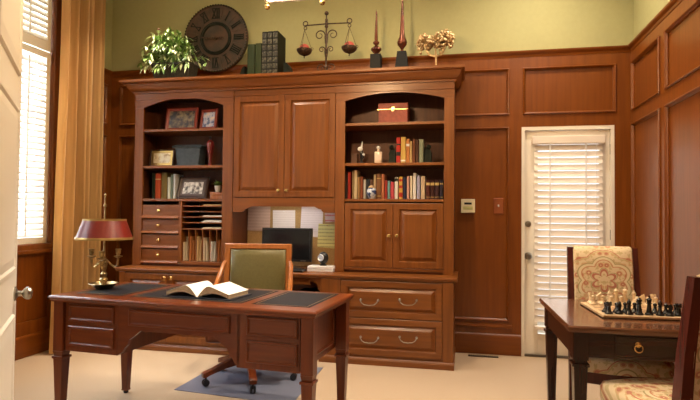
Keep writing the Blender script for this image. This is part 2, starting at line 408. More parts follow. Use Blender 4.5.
for (p, nm, r) in (((528, 224), 'deadbolt', .024), ((528, 256), 'door_knob', .029)):
    c = at(*p, Y=YB-.005); b = BM(); Mx = Matrix.Translation((c.x, YB-.001, c.z)) @ Matrix.Rotation(PI/2, 4, 'X')
    lathe(b, [(0, 0), (r*1.15, 0), (r*1.15, .008), (r*.5, .012)]+([(r*.4, .03), (r*.95, .04), (r, .052), (r*.7, .064), (0, .068)] if nm == 'door_knob' else [(r*.45, .022), (0, .024)]), M=Mx)
    obj(nm, b, steel, door, smooth=True)
b = BM()
for z in (.25, 1.05, 1.80): tube(b, [(DX1-.026, YB-.006, z), (DX1-.026, YB-.006, z+.09)], .007)
obj('hinges', b, steel, door, smooth=True)
BX0, BX1 = at(533, 140, Y=YB-.05).x, at(604, 140, Y=YB-.05).x
BZ1, BZ0 = at(570, 136, Y=YB-.05).z, at(548, 330, Y=YB-.05).z
t = thing('window_blind', 'cream slatted blind covering the glass of the back door', 'blind', ((BX0+BX1)/2, YB-.05, BZ0))
b = BM(); box(b, BX0-.008, BX1+.008, YB-.085, YB-.002, BZ1-.07, BZ1, .006); obj('headrail', b, slatm, t)
b = BM(); z = BZ1-.10
while z > BZ0+.04:
    box(b, BX0+.012, BX1-.012, -.028, .028, -.0016, .0016, 0, Matrix.Translation((0, YB-.042, z)) @ Matrix.Rotation(math.radians(65), 4, 'X')); z -= .0585
obj('slats', b, slatm, t)
b = BM(); box(b, BX0+.012, BX1-.012, YB-.065, YB-.015, BZ0, BZ0+.03, .004); obj('bottom_rail', b, slatm, t)
b = BM()
for x in (550, 586): X = at(x, 200, Y=YB-.07).x; box(b, X-.006, X+.006, YB-.0755, YB-.0745, BZ0+.02, BZ1-.06)
obj('ladder_tapes', b, plain('tape', (.85, .82, .78), .7), t)
b = BM(); X = at(597, 200, Y=YB-.08).x; tube(b, [(X, YB-.08, .75), (X, YB-.08, BZ1-.06)], .0025, 6); lathe(b, [(0, -.03), (.008, -.025), (.005, 0), (0, .002)], (X, YB-.08, .75), 8)
obj('pull_cord', b, plain('cord', (.8, .76, .7), .8), t)

# ---- open white door in the foreground, leaf nearly edge on
far = at(16.3, 291, Y=1.86); hinge = Vector((-1.30, 1.245))
dirv = Vector((far.x-hinge.x, far.y-hinge.y)); DW = dirv.length; ang = math.atan2(dirv.y, dirv.x)
dm = Matrix.Translation((hinge.x, hinge.y, 0)) @ Matrix.Rotation(ang, 4, 'Z')
def dmap(u, w, d): v = dm @ Vector((u, -d, w)); return tuple(v)
b = BM()
RP = [(0, 0), (.012, .006), (.02, -.006), (.028, -.010), (.055, -.002), (.065, -.002)]
prism(b, [(0, .012), (DW, .012), (DW, 2.40), (0, 2.40)], -.042, 0, dmap)
for lo, hi in ((.22, .86), (1.02, 1.66), (1.78, 2.28)):
    for sgn, off in ((1, 0), (-1, -.042)):
        panel(b, .11, DW-.11, lo, hi, [(0, 0), (.006, .010), (.018, .010), (.026, .003), (.06, .008)], lambda u, w, d: dmap(u, w, off+sgn*d))
door2 = struct('door_2', b, white)
for sgn in (1, -1):
    b = BM(); Mk = dm @ Matrix.Translation((DW-.062, 0 if sgn > 0 else .042, .93)) @ Matrix.Rotation(sgn*PI/2, 4, 'X')
    lathe(b, [(0, 0), (.028, 0), (.028, .005), (.020, .008), (.011, .012), (.010, .026), (.019, .033), (.024, .041), (.025, .049), (.020, .058), (.010, .062), (0, .063)], M=Mk, seg=24)
    obj('door_knob', b, steel, door2, smooth=True)
b = BM(); prism(b, [(OX0-.09, 0), (OX0+.012, 0), (OX0+.012, 2.488), (OX1-.012, 2.488), (OX1-.012, 0), (OX1+.09, 0), (OX1+.09, 2.59), (OX0-.09, 2.59)], -.165, .02, lambda u, w, d: (u, YF+d, w)); struct('trim_8', b, white)

# ---- small wall fittings
c0, c1 = at(461, 199, Y=wb-.02), at(475, 213, Y=wb-.02)
t = thing('thermostat', 'cream square thermostat on the dark panel left of the light switch', 'thermostat', ((c0.x+c1.x)/2, wb, c1.z))
b = BM(); box(b, c0.x, c1.x, wb-.024, wb-.001, c1.z, c0.z, .004); obj('body', b, plain('cream_plastic', (.74, .66, .44), .4), t)
b = BM(); box(b, c0.x+.03, c1.x-.03, wb-.0255, wb-.0235, c0.z-.05, c0.z-.032); obj('display', b, blackm, t)
b = BM(); box(b, c0.x+.02, c1.x-.02, wb-.0265, wb-.0235, c1.z+.03, c1.z+.06, .001); obj('cover_flap', b, plain('pale_olive', (.50, .48, .20), .4), t)
c0, c1 = at(493.5, 198, Y=wb-.01), at(503.5, 214, Y=wb-.01)
t = thing('light_switch', 'wooden switch plate with a white toggle beside the back door', 'light switch', ((c0.x+c1.x)/2, wb, c1.z))
b = BM(); panel(b, c0.x, c1.x, c1.z, c0.z, [(0, .001), (0, .006), (.006, .012), (.012, .012)], fr(wb)); obj('switch_plate', b, wood('plate_wood', (.20, .05, .014), (.26, .07, .02)), t)
b = BM(); xm, zm = (c0.x+c1.x)/2, (c0.z+c1.z)/2; box(b, xm-.006, xm+.006, wb-.022, wb-.011, zm-.008, zm+.012, .002); obj('toggle', b, whitep, t)
b = BM(); v0, v1 = at(468, 355, Z=0), at(498, 355.5, Z=0)
box(b, v0.x, v1.x, v0.y-.045, v0.y-.012, .001, .008)
for i in range(14): x = v0.x+.012+i*(v1.x-v0.x-.024)/13; box(b, x-.003, x+.003, v0.y-.042, v0.y-.014, .008, .011)
tag(obj('floor_vent', b, plain('vent_metal', (.06, .04, .025), .45, .4), origin=((v0.x+v1.x)/2, v0.y-.03, 0)), 'dark metal floor vent at the foot of the panelling beside the back door', 'vent')
# ---- curtain
b = BM(); n = 120; rows = []
for zi in range(14):
    z = .012+(3.55-.012)*zi/13; row = []
    for i in range(n+1):
        s = i/n; spread = 1+.10*(1-z/3.55)
        y = 4.65-(4.65-4.12)*(1-s)*spread+.012*math.sin(3*z+9*s)*(.3+s*0)
        ph = 2*PI*(6.0*s**1.5+.2*math.sin(6*s))
        x = -3.55+(.046+.030*s+.012*math.sin(17*s))*math.sin(ph)+.010*math.sin(2.3*ph+.6*z)
        row.append(b.verts.new((x, y, z)))
    rows.append(row)
for a, c in zip(rows, rows[1:]):
    for i in range(n): b.faces.new((a[i], a[i+1], c[i+1], c[i]))
g = bmesh.ops.solidify(b, geom=b.faces[:], thickness=.004)
t = thing('curtain', 'floor-length gold silk curtain beside the shuttered window', 'curtain', (-3.545, 4.5, .012))
obj('drape', b, silk, t, smooth=True, ang=80)
t2 = thing('curtain_rod', 'dark wooden curtain rod above the shuttered window', 'curtain rod', (-3.56, 3.7, 3.58))
b = BM(); tube(b, [(-3.56, 2.72, 3.58), (-3.56, 4.86, 3.58)], .018, 12); obj('rod', b, redw, t2, smooth=True)
b = BM()
for y in (2.80, 4.80): box(b, XL, -3.545, y-.012, y+.012, 3.55, 3.575)
obj('bracket', b, redw, t2)

# ------------------------------------------------------------------ the wall unit
UY, BY = 4.68, 4.473                            # fronts of the upper cases and of the bases
CT = .742                                       # worktop height
LX0, LX1, MX0, MX1, RX0, RX1 = -3.157, -2.133, -2.131, -1.152, -1.150, -.107
BK = wb-.036                                    # back of the unit
DOORP = [(0, .0), (0, .018), (.003, .020), (.052, .020), (.055, .016), (.060, .003), (.066, .003), (.096, .019), (.100, .019)]
def leaf(root, name, u0, u1, w0, w1, Y, mat=hz, inset=.0):
    b = BM(); k = min(1, (u1-u0)/.36, (w1-w0)/.22)
    panel(b, u0, u1, w0, w1, [(i*k, d) for i, d in DOORP], fr(Y), back=-.0); return obj(name, b, mat, root)
def knob(parent, c, r=.013, mat=None):
    b = BM(); lathe(b, [(r*.6, 0), (r*.45, .008), (r*.9, .016), (r, .022), (r*.75, .028), (0, .031)], M=Matrix.Translation(c) @ Matrix.Rotation(PI/2, 4, 'X'), seg=14)
    return obj('knob', b, mat or antq, parent, smooth=True)
def arched(x0, x1, z0, z1, rise, st, n=16):
    """outline of an arched top rail between stiles"""
    xs = [x0+st+(x1-x0-2*st)*i/n for i in range(n+1)]
    m, h = (x0+x1)/2, (x1-x0-2*st)/2
    return [(x0, z1), (x0, z0)]+[(x, z0+rise*(1-((x-m)/h)**2)) for x in xs]+[(x1, z0), (x1, z1)]
def bookcase(name, label, x0, x1, zsp, rise, shelves, stL, stR):
    t = thing(name, label, 'bookcase', ((x0+x1)/2, (UY+BK)/2, CT+.001))
    b = BM(); z0, z1 = CT+.001, 2.398
    for a in ((x0, x0+.022), (x1-.022, x1)): box(b, a[0], a[1], UY, BK, z0, z1)
    box(b, x0+.022, x1-.022, BK-.012, BK, z0, z1); box(b, x0+.022, x1-.022, UY, BK-.012, z1-.02, z1); box(b, x0+.022, x1-.022, UY, BK-.012, z0, z0+.02)
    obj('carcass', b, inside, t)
    for a, c in ((x0, x0+stL), (x1-stR, x1)): b = BM(); box(b, a, c, UY-.022, UY-.0005, z0, zsp, .002); obj('stile', b, hz, t)
    b = BM(); prism(b, arched(x0, x1, zsp, z1, rise, stL), .0005, .022, fr(UY)); obj('arched_rail', b, hx, t); b = BM(); box(b, x0-.003, x1+.003, UY-.030, UY-.0222, 2.336, 2.346, .002); obj('bead_moulding', b, hx, t)
    for z in shelves:
        b = BM(); box(b, x0+.023, x1-.023, UY-.012, BK-.013, z-.024, z, .002); obj('shelf', b, hx, t)
    return t
Lz, Rz = (2.054, 1.702, 1.385), (2.064, 1.708, 1.390)
LB = bookcase('bookcase', 'left cherry bookcase with four small drawers and paper slots', LX0, LX1, 2.262, .082, Lz, .092, .102)
RB = bookcase('bookcase', 'right cherry bookcase with two panelled doors below the book shelves', RX0, RX1, 2.262, .062, Rz, .086, .086)
# small drawers and sorter of the left bookcase
dx0, dx1 = LX0+.094, at(179, 230, Y=UY).x
sx0, sx1 = at(182.5, 230, Y=UY).x, LX1-.104
b = BM(); box(b, dx1+.004, sx0-.002, UY-.018, BK-.02, CT+.03, 1.360); obj('partition', b, hz, LB)
b = BM(); box(b, LX0+.092, LX1-.102, UY-.018, UY+.10, CT+.0215, CT+.05, .002); obj('bottom_rail', b, hx, LB)
zs = [at(160, y, Y=UY).z for y in (204.5, 219, 234, 248.5, 263.5)]
for hi, lo in zip(zs, zs[1:]):
    b = BM(); box(b, dx0, dx1, UY-.010, UY+.20, lo+.014, hi-.004, .002)
    sweep_x(b, dx0-.002, dx1+.002, [(UY-.009, lo+.034), (UY-.020, lo+.029), (UY-.030, lo+.012), (UY-.028, lo+.005), (UY-.009, lo+.005)])
    dr = obj('drawer', b, hx, LB); knob(dr, (at(159.8, 230, Y=UY).x, UY-.0095, (hi+lo)/2+.01), .017, brass)
for y in (206, 211.5, 217, 222.7, 229):
    z = at(202, y, Y=UY).z; b = BM(); box(b, sx0, sx1, UY-.004, BK-.014, z-.006, z+.004); obj('sorter_shelf', b, hx, LB)
zsort = at(202, 229, Y=UY).z-.007
dvs = [at(x, 240, Y=UY).x for x in (188.5, 195.5, 202.3, 209.6, 216.6)]
for x in dvs:
    b = BM(); prism(b, [(UY-.004, zsort), (UY+.02, CT+.06), (UY+.004, CT+.052), (BK-.014, CT+.052), (BK-.014, zsort)], -.004, .004, lambda u, w, d: (x+d, u, w)); obj('divider', b, hz, LB)
# doors of the right bookcase
xm = at(393.2, 230, Y=UY).x
zr0, zr1 = .790, 1.352
for a, c, kx in ((RX0+.09, xm-.002, 389), (xm+.002, RX1-.09, 397)):
    l = leaf(RB, 'door', a, c, zr0, zr1, UY-.001); knob(l, (at(kx, 236, Y=UY-.02).x, UY-.022, at(kx, 236, Y=UY-.02).z), .020, brass)
b = BM(); box(b, RX0+.086, RX1-.086, UY-.016, UY+.02, CT+.0215, zr0-.004, .002); obj('bottom_rail', b, hx, RB)
# centre cabinet
CB = thing('wall_cabinet', 'central cherry cabinet with two tall panelled doors above a cork board', 'cabinet', ((MX0+MX1)/2, (UY+BK)/2, 1.37))
b = BM()
for a in ((MX0, MX0+.02), (MX1-.02, MX1)): box(b, a[0], a[1], UY, BK, 1.376, 2.398)
box(b, MX0+.02, MX1-.02, UY, BK, 1.376, 1.396); box(b, MX0+.02, MX1-.02, UY, BK, 2.378, 2.398); box(b, MX0+.02, MX1-.02, BK-.012, BK, 1.396, 2.378)
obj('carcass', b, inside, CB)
b = BM(); box(b, MX0, MX1, UY-.010, UY-.0005, 2.345, 2.398); obj('top_rail', b, hx, CB)
cm = at(284.3, 150, Y=UY-.02).x
for a, c, kx in ((MX0+.006, cm-.002, 279), (cm+.002, MX1-.004, 287)):
    l = leaf(CB, 'door', a, c, 1.402, 2.340, UY-.001)
    knob(l, (at(kx, 190.5, Y=UY-.02).x, UY-.022, at(kx, 190.5, Y=UY-.02).z), .017, brass)
b = BM(); z1, zt, w = 1.396, 1.318, MX1-MX0
L0 = [(MX0+.002, z1), (MX0+.002, zt-.055), (MX0+.075, zt-.055)]+[(MX0+.075+.05*math.sin(a*PI/12), zt-.055+.03*(1-math.cos(a*PI/12))) for a in range(1, 7)]+[(MX0+.15, zt-.02), (MX0+.19, zt)]
R0 = [(MX0+MX1-x, z) for x, z in L0[::-1]]
prism(b, L0+R0, .0005, .018, fr(UY)); obj('valance', b, hx, CB)
b = BM(); box(b, MX0+.004, MX1-.004, BK-.010, BK, CT+.004, 1.374); obj('cork_board', b, cork, CB)
t = thing('added_cabinet_light', 'added slim white fill light bar under the central cabinet behind the valance', 'light', ((MX0+MX1)/2, UY+.14, 1.353))  # lamp added to brighten the cork board niche, no such fixture known
b = BM(); box(b, MX0+.2, MX1-.2, UY+.11, UY+.17, 1.356, 1.3745, .003); obj('housing', b, white, t)
b = BM(); box(b, MX0+.22, MX1-.22, UY+.12, UY+.16, 1.353, 1.3555); obj('diffuser', b, dlm, t)
NICHE = ((MX0+MX1)/2, UY+.14, 1.350)
# cornice
CZ = 2.52
b = BM(); cx0, cx1, dpt = LX0-.005, RX1+.005, 0
PR = [(0, 2.400), (.012, 2.400), (.012, 2.418), (.030, 2.424), (.046, 2.440), (.062, 2.468), (.070, 2.480), (.070, 2.486), (.098, 2.490), (.108, 2.498), (.108, CZ)]
rings = []
for d, z in PR: rings.append([b.verts.new(p) for p in ((cx0-d, BK, z), (cx0-d, UY-.022-d*.9, z), (cx1+d*.75, UY-.022-d*.9, z), (cx1+d*.75, BK, z))])
for a, c in zip(rings, rings[1:]): join(b, a, c)
b.faces.new(rings[0][::-1]); b.faces.new(rings[-1])
tag(obj('cornice', b, hx, origin=((cx0+cx1)/2, UY, 2.40)), 'stepped cherry cornice running along the top of the whole wall unit', 'cornice')
# worktop
b = BM(); wt0, wt1 = LX0-.03, RX1+.035
sweep_x(b, wt0, wt1, [(BK, CT), (4.447, CT), (4.440, CT-.004), (4.438, CT-.014), (4.446, CT-.020), (4.446, CT-.026), (4.452, CT-.034), (4.458, CT-.038), (BK, CT-.038)])
tag(obj('worktop', b, hx, origin=((wt0+wt1)/2, BY, CT-.038)), 'long cherry worktop between the base cabinets and the bookcases', 'worktop')
BZ = CT-.0395
def base(name, label, cat, x0, x1):
    t = thing(name, label, cat, ((x0+x1)/2, (BY+BK)/2, .001))
    b = BM()
    for a in ((x0, x0+.02), (x1-.02, x1)): box(b, a[0], a[1], BY, BK, .05, BZ)
    box(b, x0+.02, x1-.02, BK-.012, BK, .05, BZ); box(b, x0+.02, x1-.02, BY, BK-.012, .05, .07); box(b, x0+.02, x1-.02, BY, BK-.012, BZ-.02, BZ)
    obj('carcass', b, hz, t)
    b = BM(); sweep_x(b, x0-.006, x1+.008, [(BK, .001), (BY-.034, .001), (BY-.034, .040), (BY-.028, .052), (BY-.022, .058), (BK, .058)]); obj('plinth', b, hx, t)
    return t
fx0, fx1 = at(321, 300, Y=BY).x, RX1+.004
FC = base('file_cabinet', 'cherry file cabinet with two wide bail-handled drawers under the right bookcase', 'cabinet', fx0, fx1)
g0, g1 = at(341, 310, Y=BY).x, at(442.3, 310, Y=BY).x
for a, c in ((fx0, g0-.003), (g1+.003, fx1)): b = BM(); box(b, a, c, BY-.020, BY-.0005, .058, BZ, .002); obj('stile', b, hz, FC)
b = BM(); box(b, g0-.003, g1+.003, BY-.012, BY-.0005, .058, .075); obj('bottom_rail', b, hx, FC)
for zlo, zhi, yh in ((.392, .694, 303), (.078, .384, 340.5)):
    b = BM(); panel(b, g0, g1, zlo, zhi, [(0, 0), (0, .018), (.003, .020), (.048, .020), (.051, .016), (.056, .003), (.062, .003), (.088, .019), (.092, .019)], fr(BY-.001)); dr = obj('drawer', b, hx, FC)
    for hx0, hx1 in ((360.5, 378), (399.5, 416.5)):
        A, B2 = at(hx0, yh-2, Y=BY-.03), at(hx1, yh-2+.5, Y=BY-.03); zc = (A.z+B2.z)/2+.008
        b = BM(); y = BY-.021
        tube(b, [(A.x, y, zc), (A.x, y-.022, zc-.004), (A.x+.012, y-.026, zc-.022), (A.x+.034, y-.027, zc-.036), ((A.x+B2.x)/2, y-.027, zc-.040), (B2.x-.034, y-.027, zc-.036), (B2.x-.012, y-.026, zc-.022), (B2.x, y-.022, zc-.004), (B2.x, y, zc)], .0042, 8)
        for x in (A.x, B2.x): lathe(b, [(0, 0), (.011, 0), (.011, .003), (.006, .006), (0, .008)], M=Matrix.Translation((x, y+.0005, zc)) @ Matrix.Rotation(PI/2, 4, 'X'), seg=12)
        obj('bail_handle', b, steel, dr, smooth=True)
b = BM(); xx = fx0-.001
prism(b, [(xx, BZ), (xx-.10, BZ), (xx-.10, BZ-.03)]+[(xx-.10+.07*math.sin(a*PI/16), BZ-.03-.055*(1-math.cos(a*PI/16))) for a in range(1, 9)]+[(xx-.03, BZ-.10), (xx, BZ-.125)], -.03, .0, fr(BY+.01)); obj('corbel', b, hx, FC)
k0, k1 = LX0+.004, at(231.5, 330, Y=BY).x
LC = base('base_cabinet', 'cherry two-door base cabinet under the left bookcase, mostly hidden by the desk', 'cabinet', k0, k1)
for a, c in ((k0, k0+.06), (k1-.06, k1)): b = BM(); box(b, a, c, BY-.020, BY-.0005, .058, BZ, .002); obj('stile', b, hz, LC)
b = BM(); box(b, k0+.06, k1-.06, BY-.012, BY-.0005, .058, .075); obj('bottom_rail', b, hx, LC)
kc = at(168.3, 277, Y=BY).x
for a, c, kx in ((k0+.063, kc-.002, 165), (kc+.002, k1-.063, 171.6)):
    l = leaf(LC, 'door', a, c, .078, .694, BY-.001); q = at(kx, 278, Y=BY-.02); knob(l, (q.x, BY-.022, q.z), .021, brass)
b = BM(); box(b, k1+.002, fx0-.104, BY+.02, BY+.04, .64, BZ, .002); tag(obj('pencil_drawer', b, hx, origin=((k1+fx0)/2, BY+.03, .64)), 'shallow cherry drawer front under the worktop behind the desk chair', 'drawer')
# ------------------------------------------------------------------ contents of the unit
GX = UY+.09
def bx(p0, p1, py, Y): return at(p0, py, Y=Y).x, at(p1, py, Y=Y).x
def photo(name, label, l, r, top, bot, Y, zsh, fmat, pmat, fw=.022, lean=.16, mat=None, yaw=0, cat='picture frame'):
    x0, x1 = bx(l, r, bot, Y); h = at((l+r)/2, top, Y=Y).z-zsh; w = x1-x0
    t = thing(name, label, cat, ((x0+x1)/2, Y, zsh+.001))
    M = Matrix.Translation(((x0+x1)/2, Y, zsh+.001+.011*math.sin(lean))) @ Matrix.Rotation(yaw, 4, 'Z') @ Matrix.Rotation(-lean, 4, 'X')
    mp = lambda u, q, d: tuple(M @ Vector((u, -d, q)))
    h /= math.cos(lean)
    b = BM(); ring(b, -w/2, w/2, 0, h, [(0, -.008), (0, .006), (.004, .010), (fw*.5, .012), (fw*.8, .005), (fw, .002), (fw, -.008)], mp); obj('frame', b, fmat, t)
    ins = fw
    if mat:
        b = BM(); ring(b, -w/2+fw, w/2-fw, fw, h-fw, [(0, -.006), (0, .001), (mat[0], .001), (mat[0], -.006)], mp); obj('mount', b, mat[1], t); ins += mat[0]
    b = BM(); prism(b, [(-w/2+ins, ins), (w/2-ins, ins), (w/2-ins, h-ins), (-w/2+ins, h-ins)], -.006, -.001, mp); o = obj('photograph', b, pmat, t)
    b = BM(); prism(b, [(-w/2+.01, .004), (w/2-.01, .004), (w/2-.01, h-.004), (-w/2+.01, h-.004)], -.011, -.0085, mp)
    Ms = Matrix.Translation(((x0+x1)/2, Y, zsh+.002)) @ Matrix.Rotation(yaw, 4, 'Z')
    prism(b, [(-.02, h*.55), (.02, h*.55), (.025, 0), (-.025, 0)], 0, .004, lambda u, q, d: tuple(Ms @ Vector((u, .085-(q/(h*.55))*(.085-.012-.5*h*lean)+d, q))))
    obj('easel_back', b, blackm, t)
    return t
rosew = wood('rosewood_frame', (.20, .022, .012), (.28, .036, .018)); darkw = wood('dark_frame', (.035, .016, .012), (.065, .03, .02))
photo('picture_frame', 'large red-brown framed group photo on the top shelf of left bookcase', 165, 196.5, 107.5, 129, UY+.13, Lz[0], rosew, picture('photo_crowd', (.02, .02, .035), (.16, .12, .08), (.30, .24, .15)), .032)
photo('picture_frame', 'smaller tilted red frame with a blue portrait beside the group photo', 198, 217, 109, 128.5, UY+.11, Lz[0], rosew, picture('photo_blue', (.05, .08, .20), (.40, .42, .55), (.62, .48, .40)), .030, yaw=-.22)
photo('picture_frame', 'gold framed small picture on the middle shelf of left bookcase', 149.5, 173, 149.5, 165, UY+.11, Lz[1], darkw, picture('photo_cream', (.78, .72, .55), (.72, .62, .42), (.45, .32, .18)), .013, .12, (.024, gold))
photo('picture_frame', 'dark wide frame with a black and white photo beside the short books', 176.3, 206, 177, 198, UY+.10, Lz[2], darkw, picture('photo_grey', (.10, .09, .09), (.60, .58, .55), (.88, .86, .82)), .030, .3, (.022, plain('mount', (.10, .075, .07), .5)))
# dark blue casket
x0, x1 = bx(175, 201, 164, UY+.13); t = thing('casket', 'dark blue-grey lidded box between the gold picture and the red vase', 'box', ((x0+x1)/2, UY+.17, Lz[1]+.001)); h = at(188, 145, Y=UY+.13).z-Lz[1]
cask = noisy('blue_lacquer', (.030, .044, .060), (.055, .075, .095), 30, .35)
xc, yc, w = (x0+x1)/2, UY+.19, (x1-x0)/2
def hexa(b, xc, yc, w0, d0, z0, w1, d1, z1):
    a = [b.verts.new((xc+sx*w0, yc+sy*d0, z0)) for sx, sy in ((-1, -1), (1, -1), (1, 1), (-1, 1))]
    c = [b.verts.new((xc+sx*w1, yc+sy*d1, z1)) for sx, sy in ((-1, -1), (1, -1), (1, 1), (-1, 1))]
    join(b, a, c); b.faces.new(a[::-1]); b.faces.new(c)
b = BM(); z = Lz[1]+.001; hexa(b, xc, yc, w*.93, .075, z, w*.93, .075, z+.018); hexa(b, xc, yc, w*.80, .066, z+.018, w*.95, .076, z+h-.03); obj('body', b, cask, t)
b = BM(); hexa(b, xc, yc, w*1.10, .09, z+h-.029, w*1.16, .094, z+h-.015); hexa(b, xc, yc, w*1.16, .094, z+h-.0149, w*.9, .075, z+h); obj('lid', b, cask, t)
# red vase figure
c = at(210, 165, Y=UY+.12); hh = at(210, 137, Y=UY+.12).z-Lz[1]; t = thing('vase', 'slender dark red vase with a black stopper on the middle shelf', 'vase', (c.x, c.y, Lz[1]+.001))
b = BM(); lathe(b, [(0, 0), (.030, 0), (.030, .008), (.018, .02), (.015, .05), (.018, .09), (.030, .14), (.040, .20), (.037, .232), (.022, .252), (.013, .258), (0, .259)], (c.x, c.y, Lz[1]+.001), 20); obj('body', b, plain('oxblood', (.17, .02, .02), .15, 0, .6), t, smooth=True)
b = BM(); lathe(b, [(.012, 0), (.012, .006), (.006, .012), (.012, .022), (.006, .032), (0, .034)], (c.x, c.y, Lz[1]+.2605), 14); obj('stopper', b, black, t, smooth=True)

# books
def bookmat(col):
    k = tuple(round(c, 3) for c in col)
    if k not in BMATS: BMATS[k] = plain('book_cloth', col, .6); BMATS[k].node_tree.nodes['Principled BSDF'].inputs['Specular IOR Level'].default_value = .2
    return BMATS[k]
BMATS = {}
def book(x0, x1, z, h, Y, col, label, group, dep=.15, band=None, lean=0, pagec=page):
    w = max(.008, x1-x0-.0015); t = thing('book', label, 'book', ((x0+x1)/2, Y, z+.0008), 0, group)
    Ml = Matrix.Rotation(lean, 4, 'Y')
    b = BM(); th = min(.0025, w*.2)
    pts = [(-w/2, dep), (-w/2, .004), (-w/2+w*.2, 0), (w/2-w*.2, 0), (w/2, .004), (w/2, dep), (w/2-th, dep), (w/2-th, .006), (-w/2+th, .006), (-w/2+th, dep)]
    lo = [b.verts.new((x, y, 0)) for x, y in pts]; hi = [b.verts.new((x, y, h)) for x, y in pts]
    join(b, lo, hi); b.faces.new(lo[::-1]); b.faces.new(hi); bmesh.ops.transform(b, matrix=Ml, verts=b.verts)
    o = obj('cover', b, bookmat(col), t, local=True)
    b = BM(); box(b, -w/2+th, w/2-th, .0065, dep-.004, .004, h-.004, 0, Ml); obj('pages', b, pagec, t, local=True)
    if band:
        for f0, f1 in band[1]: b = BM(); box(b, -w/2-.0003, w/2+.0003, -.0006, .005, h*f0, h*f1, 0, Ml); obj('spine_label', b, bookmat(band[0]), t, local=True)
    return t
def shelf_books(rows, z, Y, where, group, ybot):
    n = len(rows)
    for i, r in enumerate(rows):
        l, rr, top, col, desc = r[:5]; band = r[5] if len(r) > 5 else None
        x0, x1 = bx(l, rr, ybot-8, Y); h = at((l+rr)/2, top, Y=Y).z-z
        if i == 0: rel = 'leftmost, next to %s one' % rows[1][4]
        elif i == n-1: rel = 'rightmost, next to %s one' % rows[-2][4]
        else: rel = 'between %s and %s ones' % (rows[i-1][4], rows[i+1][4])
        book(x0, x1, z, h, Y, col, '%s book, %s, %s' % (desc, where, rel), group, band=band)
G = (.55, .40, .15); W = (.75, .72, .66)
shelf_books([
 (151.6, 154.6, 173, (.02, .035, .02), 'dark green'), (155, 160.4, 173.5, (.42, .07, .02), 'orange-red', (G, [(.75, .79)])),
 (161, 166.8, 173, (.16, .11, .03), 'olive brown'), (167.3, 170, 177, (.58, .62, .58), 'pale grey'), (170.4, 172.6, 175, (.16, .22, .18), 'sage'), (173, 175.2, 174, (.62, .68, .74), 'bluish white')],
 Lz[2], GX, 'left bookcase shelf', 'books on the left bookcase', 198)
shelf_books([
 (396.3, 400.4, 137.5, (.42, .03, .02), 'red-black', ((.02, .02, .02), [(.3, .45), (.7, .76)])), (400.8, 405.6, 137, (.58, .38, .10), 'mustard', (W, [(.08, .14)])),
 (406, 409.4, 139, (.52, .20, .06), 'orange', (W, [(.7, .8)])), (409.7, 412, 141.5, (.50, .33, .14), 'tan'), (412.4, 415.2, 139, (.15, .05, .02), 'russet'),
 (415.5, 418.6, 139.5, (.07, .03, .018), 'dark brown'), (419, 423.3, 139.3, (.24, .26, .17), 'grey-green')],
 Rz[1], GX, 'right bookcase middle shelf', 'books on the middle shelf of the right bookcase', 163)
shelf_books([
 (345, 347.1, 173, (.05, .05, .05), 'charcoal'), (347.5, 350.5, 172, (.40, .035, .025), 'scarlet'), (352, 353.7, 170.5, (.42, .30, .16), 'slim tan'), (354, 357, 170.5, (.70, .60, .42), 'tall cream'),
 (357.4, 359.7, 177, (.42, .26, .12), 'short fawn'), (360.1, 362.6, 176.6, (.30, .09, .04), 'rust brown'), (363.2, 365.8, 179.6, (.52, .50, .46), 'silver grey'), (366.3, 369.4, 179, (.03, .03, .035), 'short black'), (369.8, 373, 180, (.10, .05, .03), 'low brown'),
 (373.4, 375.8, 174.6, (.60, .46, .28), 'beige'), (376.3, 381, 174, (.22, .10, .045), 'thick brown', (G, [(.1, .14), (.8, .84)])), (381.4, 384.3, 174.2, (.45, .16, .08), 'brick'),
 (384.8, 387.1, 180.5, (.38, .04, .03), 'short red'), (387.5, 390, 180.8, (.16, .36, .40), 'teal'), (390.4, 393.9, 182, (.50, .07, .09), 'pinkish red'), (394.6, 398, 177.7, (.78, .76, .72), 'black-topped white', ((.02, .02, .02), [(.82, .97)])),
 (398.8, 402.6, 177, (.66, .42, .08), 'yellow-red', ((.42, .03, .02), [(.1, .3), (.5, .62), (.8, .9)])), (402.9, 406.2, 177.5, (.025, .03, .07), 'navy'), (406.6, 409.2, 176, (.60, .34, .28), 'salmon'),
 (409.9, 412.5, 176, (.68, .60, .46), 'slim cream'), (413, 416, 173.2, (.80, .78, .74), 'tall white'), (416.9, 420, 175.5, (.42, .42, .62), 'lilac'), (420.8, 425, 176, (.62, .48, .33), 'wide tan'),
 (425.9, 429.8, 180, (.09, .022, .016), 'maroon gold-banded', (G, [(.72, .86), (.1, .13)])), (430.3, 434.5, 180, (.055, .016, .013), 'dark maroon gold-banded', (G, [(.72, .86), (.1, .13)])),
 (435, 439.2, 180, (.05, .018, .02), 'plum gold-banded', (G, [(.72, .86), (.1, .13)])), (439.7, 443.2, 180, (.04, .03, .05), 'blue-black gold-banded', (G, [(.76, .84), (.1, .13)]))],
 Rz[2], GX, 'right bookcase bottom shelf', 'books on the bottom shelf of the right bookcase', 198)
# blue and white jar
c = at(371.5, 198, Y=UY+.045); t = thing('ginger_jar', 'blue and white lidded jar in front of the books on the bottom shelf', 'jar', (c.x, c.y, Rz[2]+.001))
b = BM(); lathe(b, [(0, 0), (.026, 0), (.036, .02), (.045, .05), (.044, .075), (.032, .095), (.026, .098), (0, .098)], (c.x, c.y, Rz[2]+.001)); obj('body', b, noisy('delft', (.03, .05, .14), (.50, .54, .60), 26, .15, lo=.45, hi=.55), t, smooth=True)
b = BM(); lathe(b, [(.028, 0), (.030, .006), (.024, .016), (.008, .022), (0, .026)], (c.x, c.y, Rz[2]+.0995)); obj('lid', b, plain('tan_lid', (.50, .34, .18), .4), t, smooth=True)
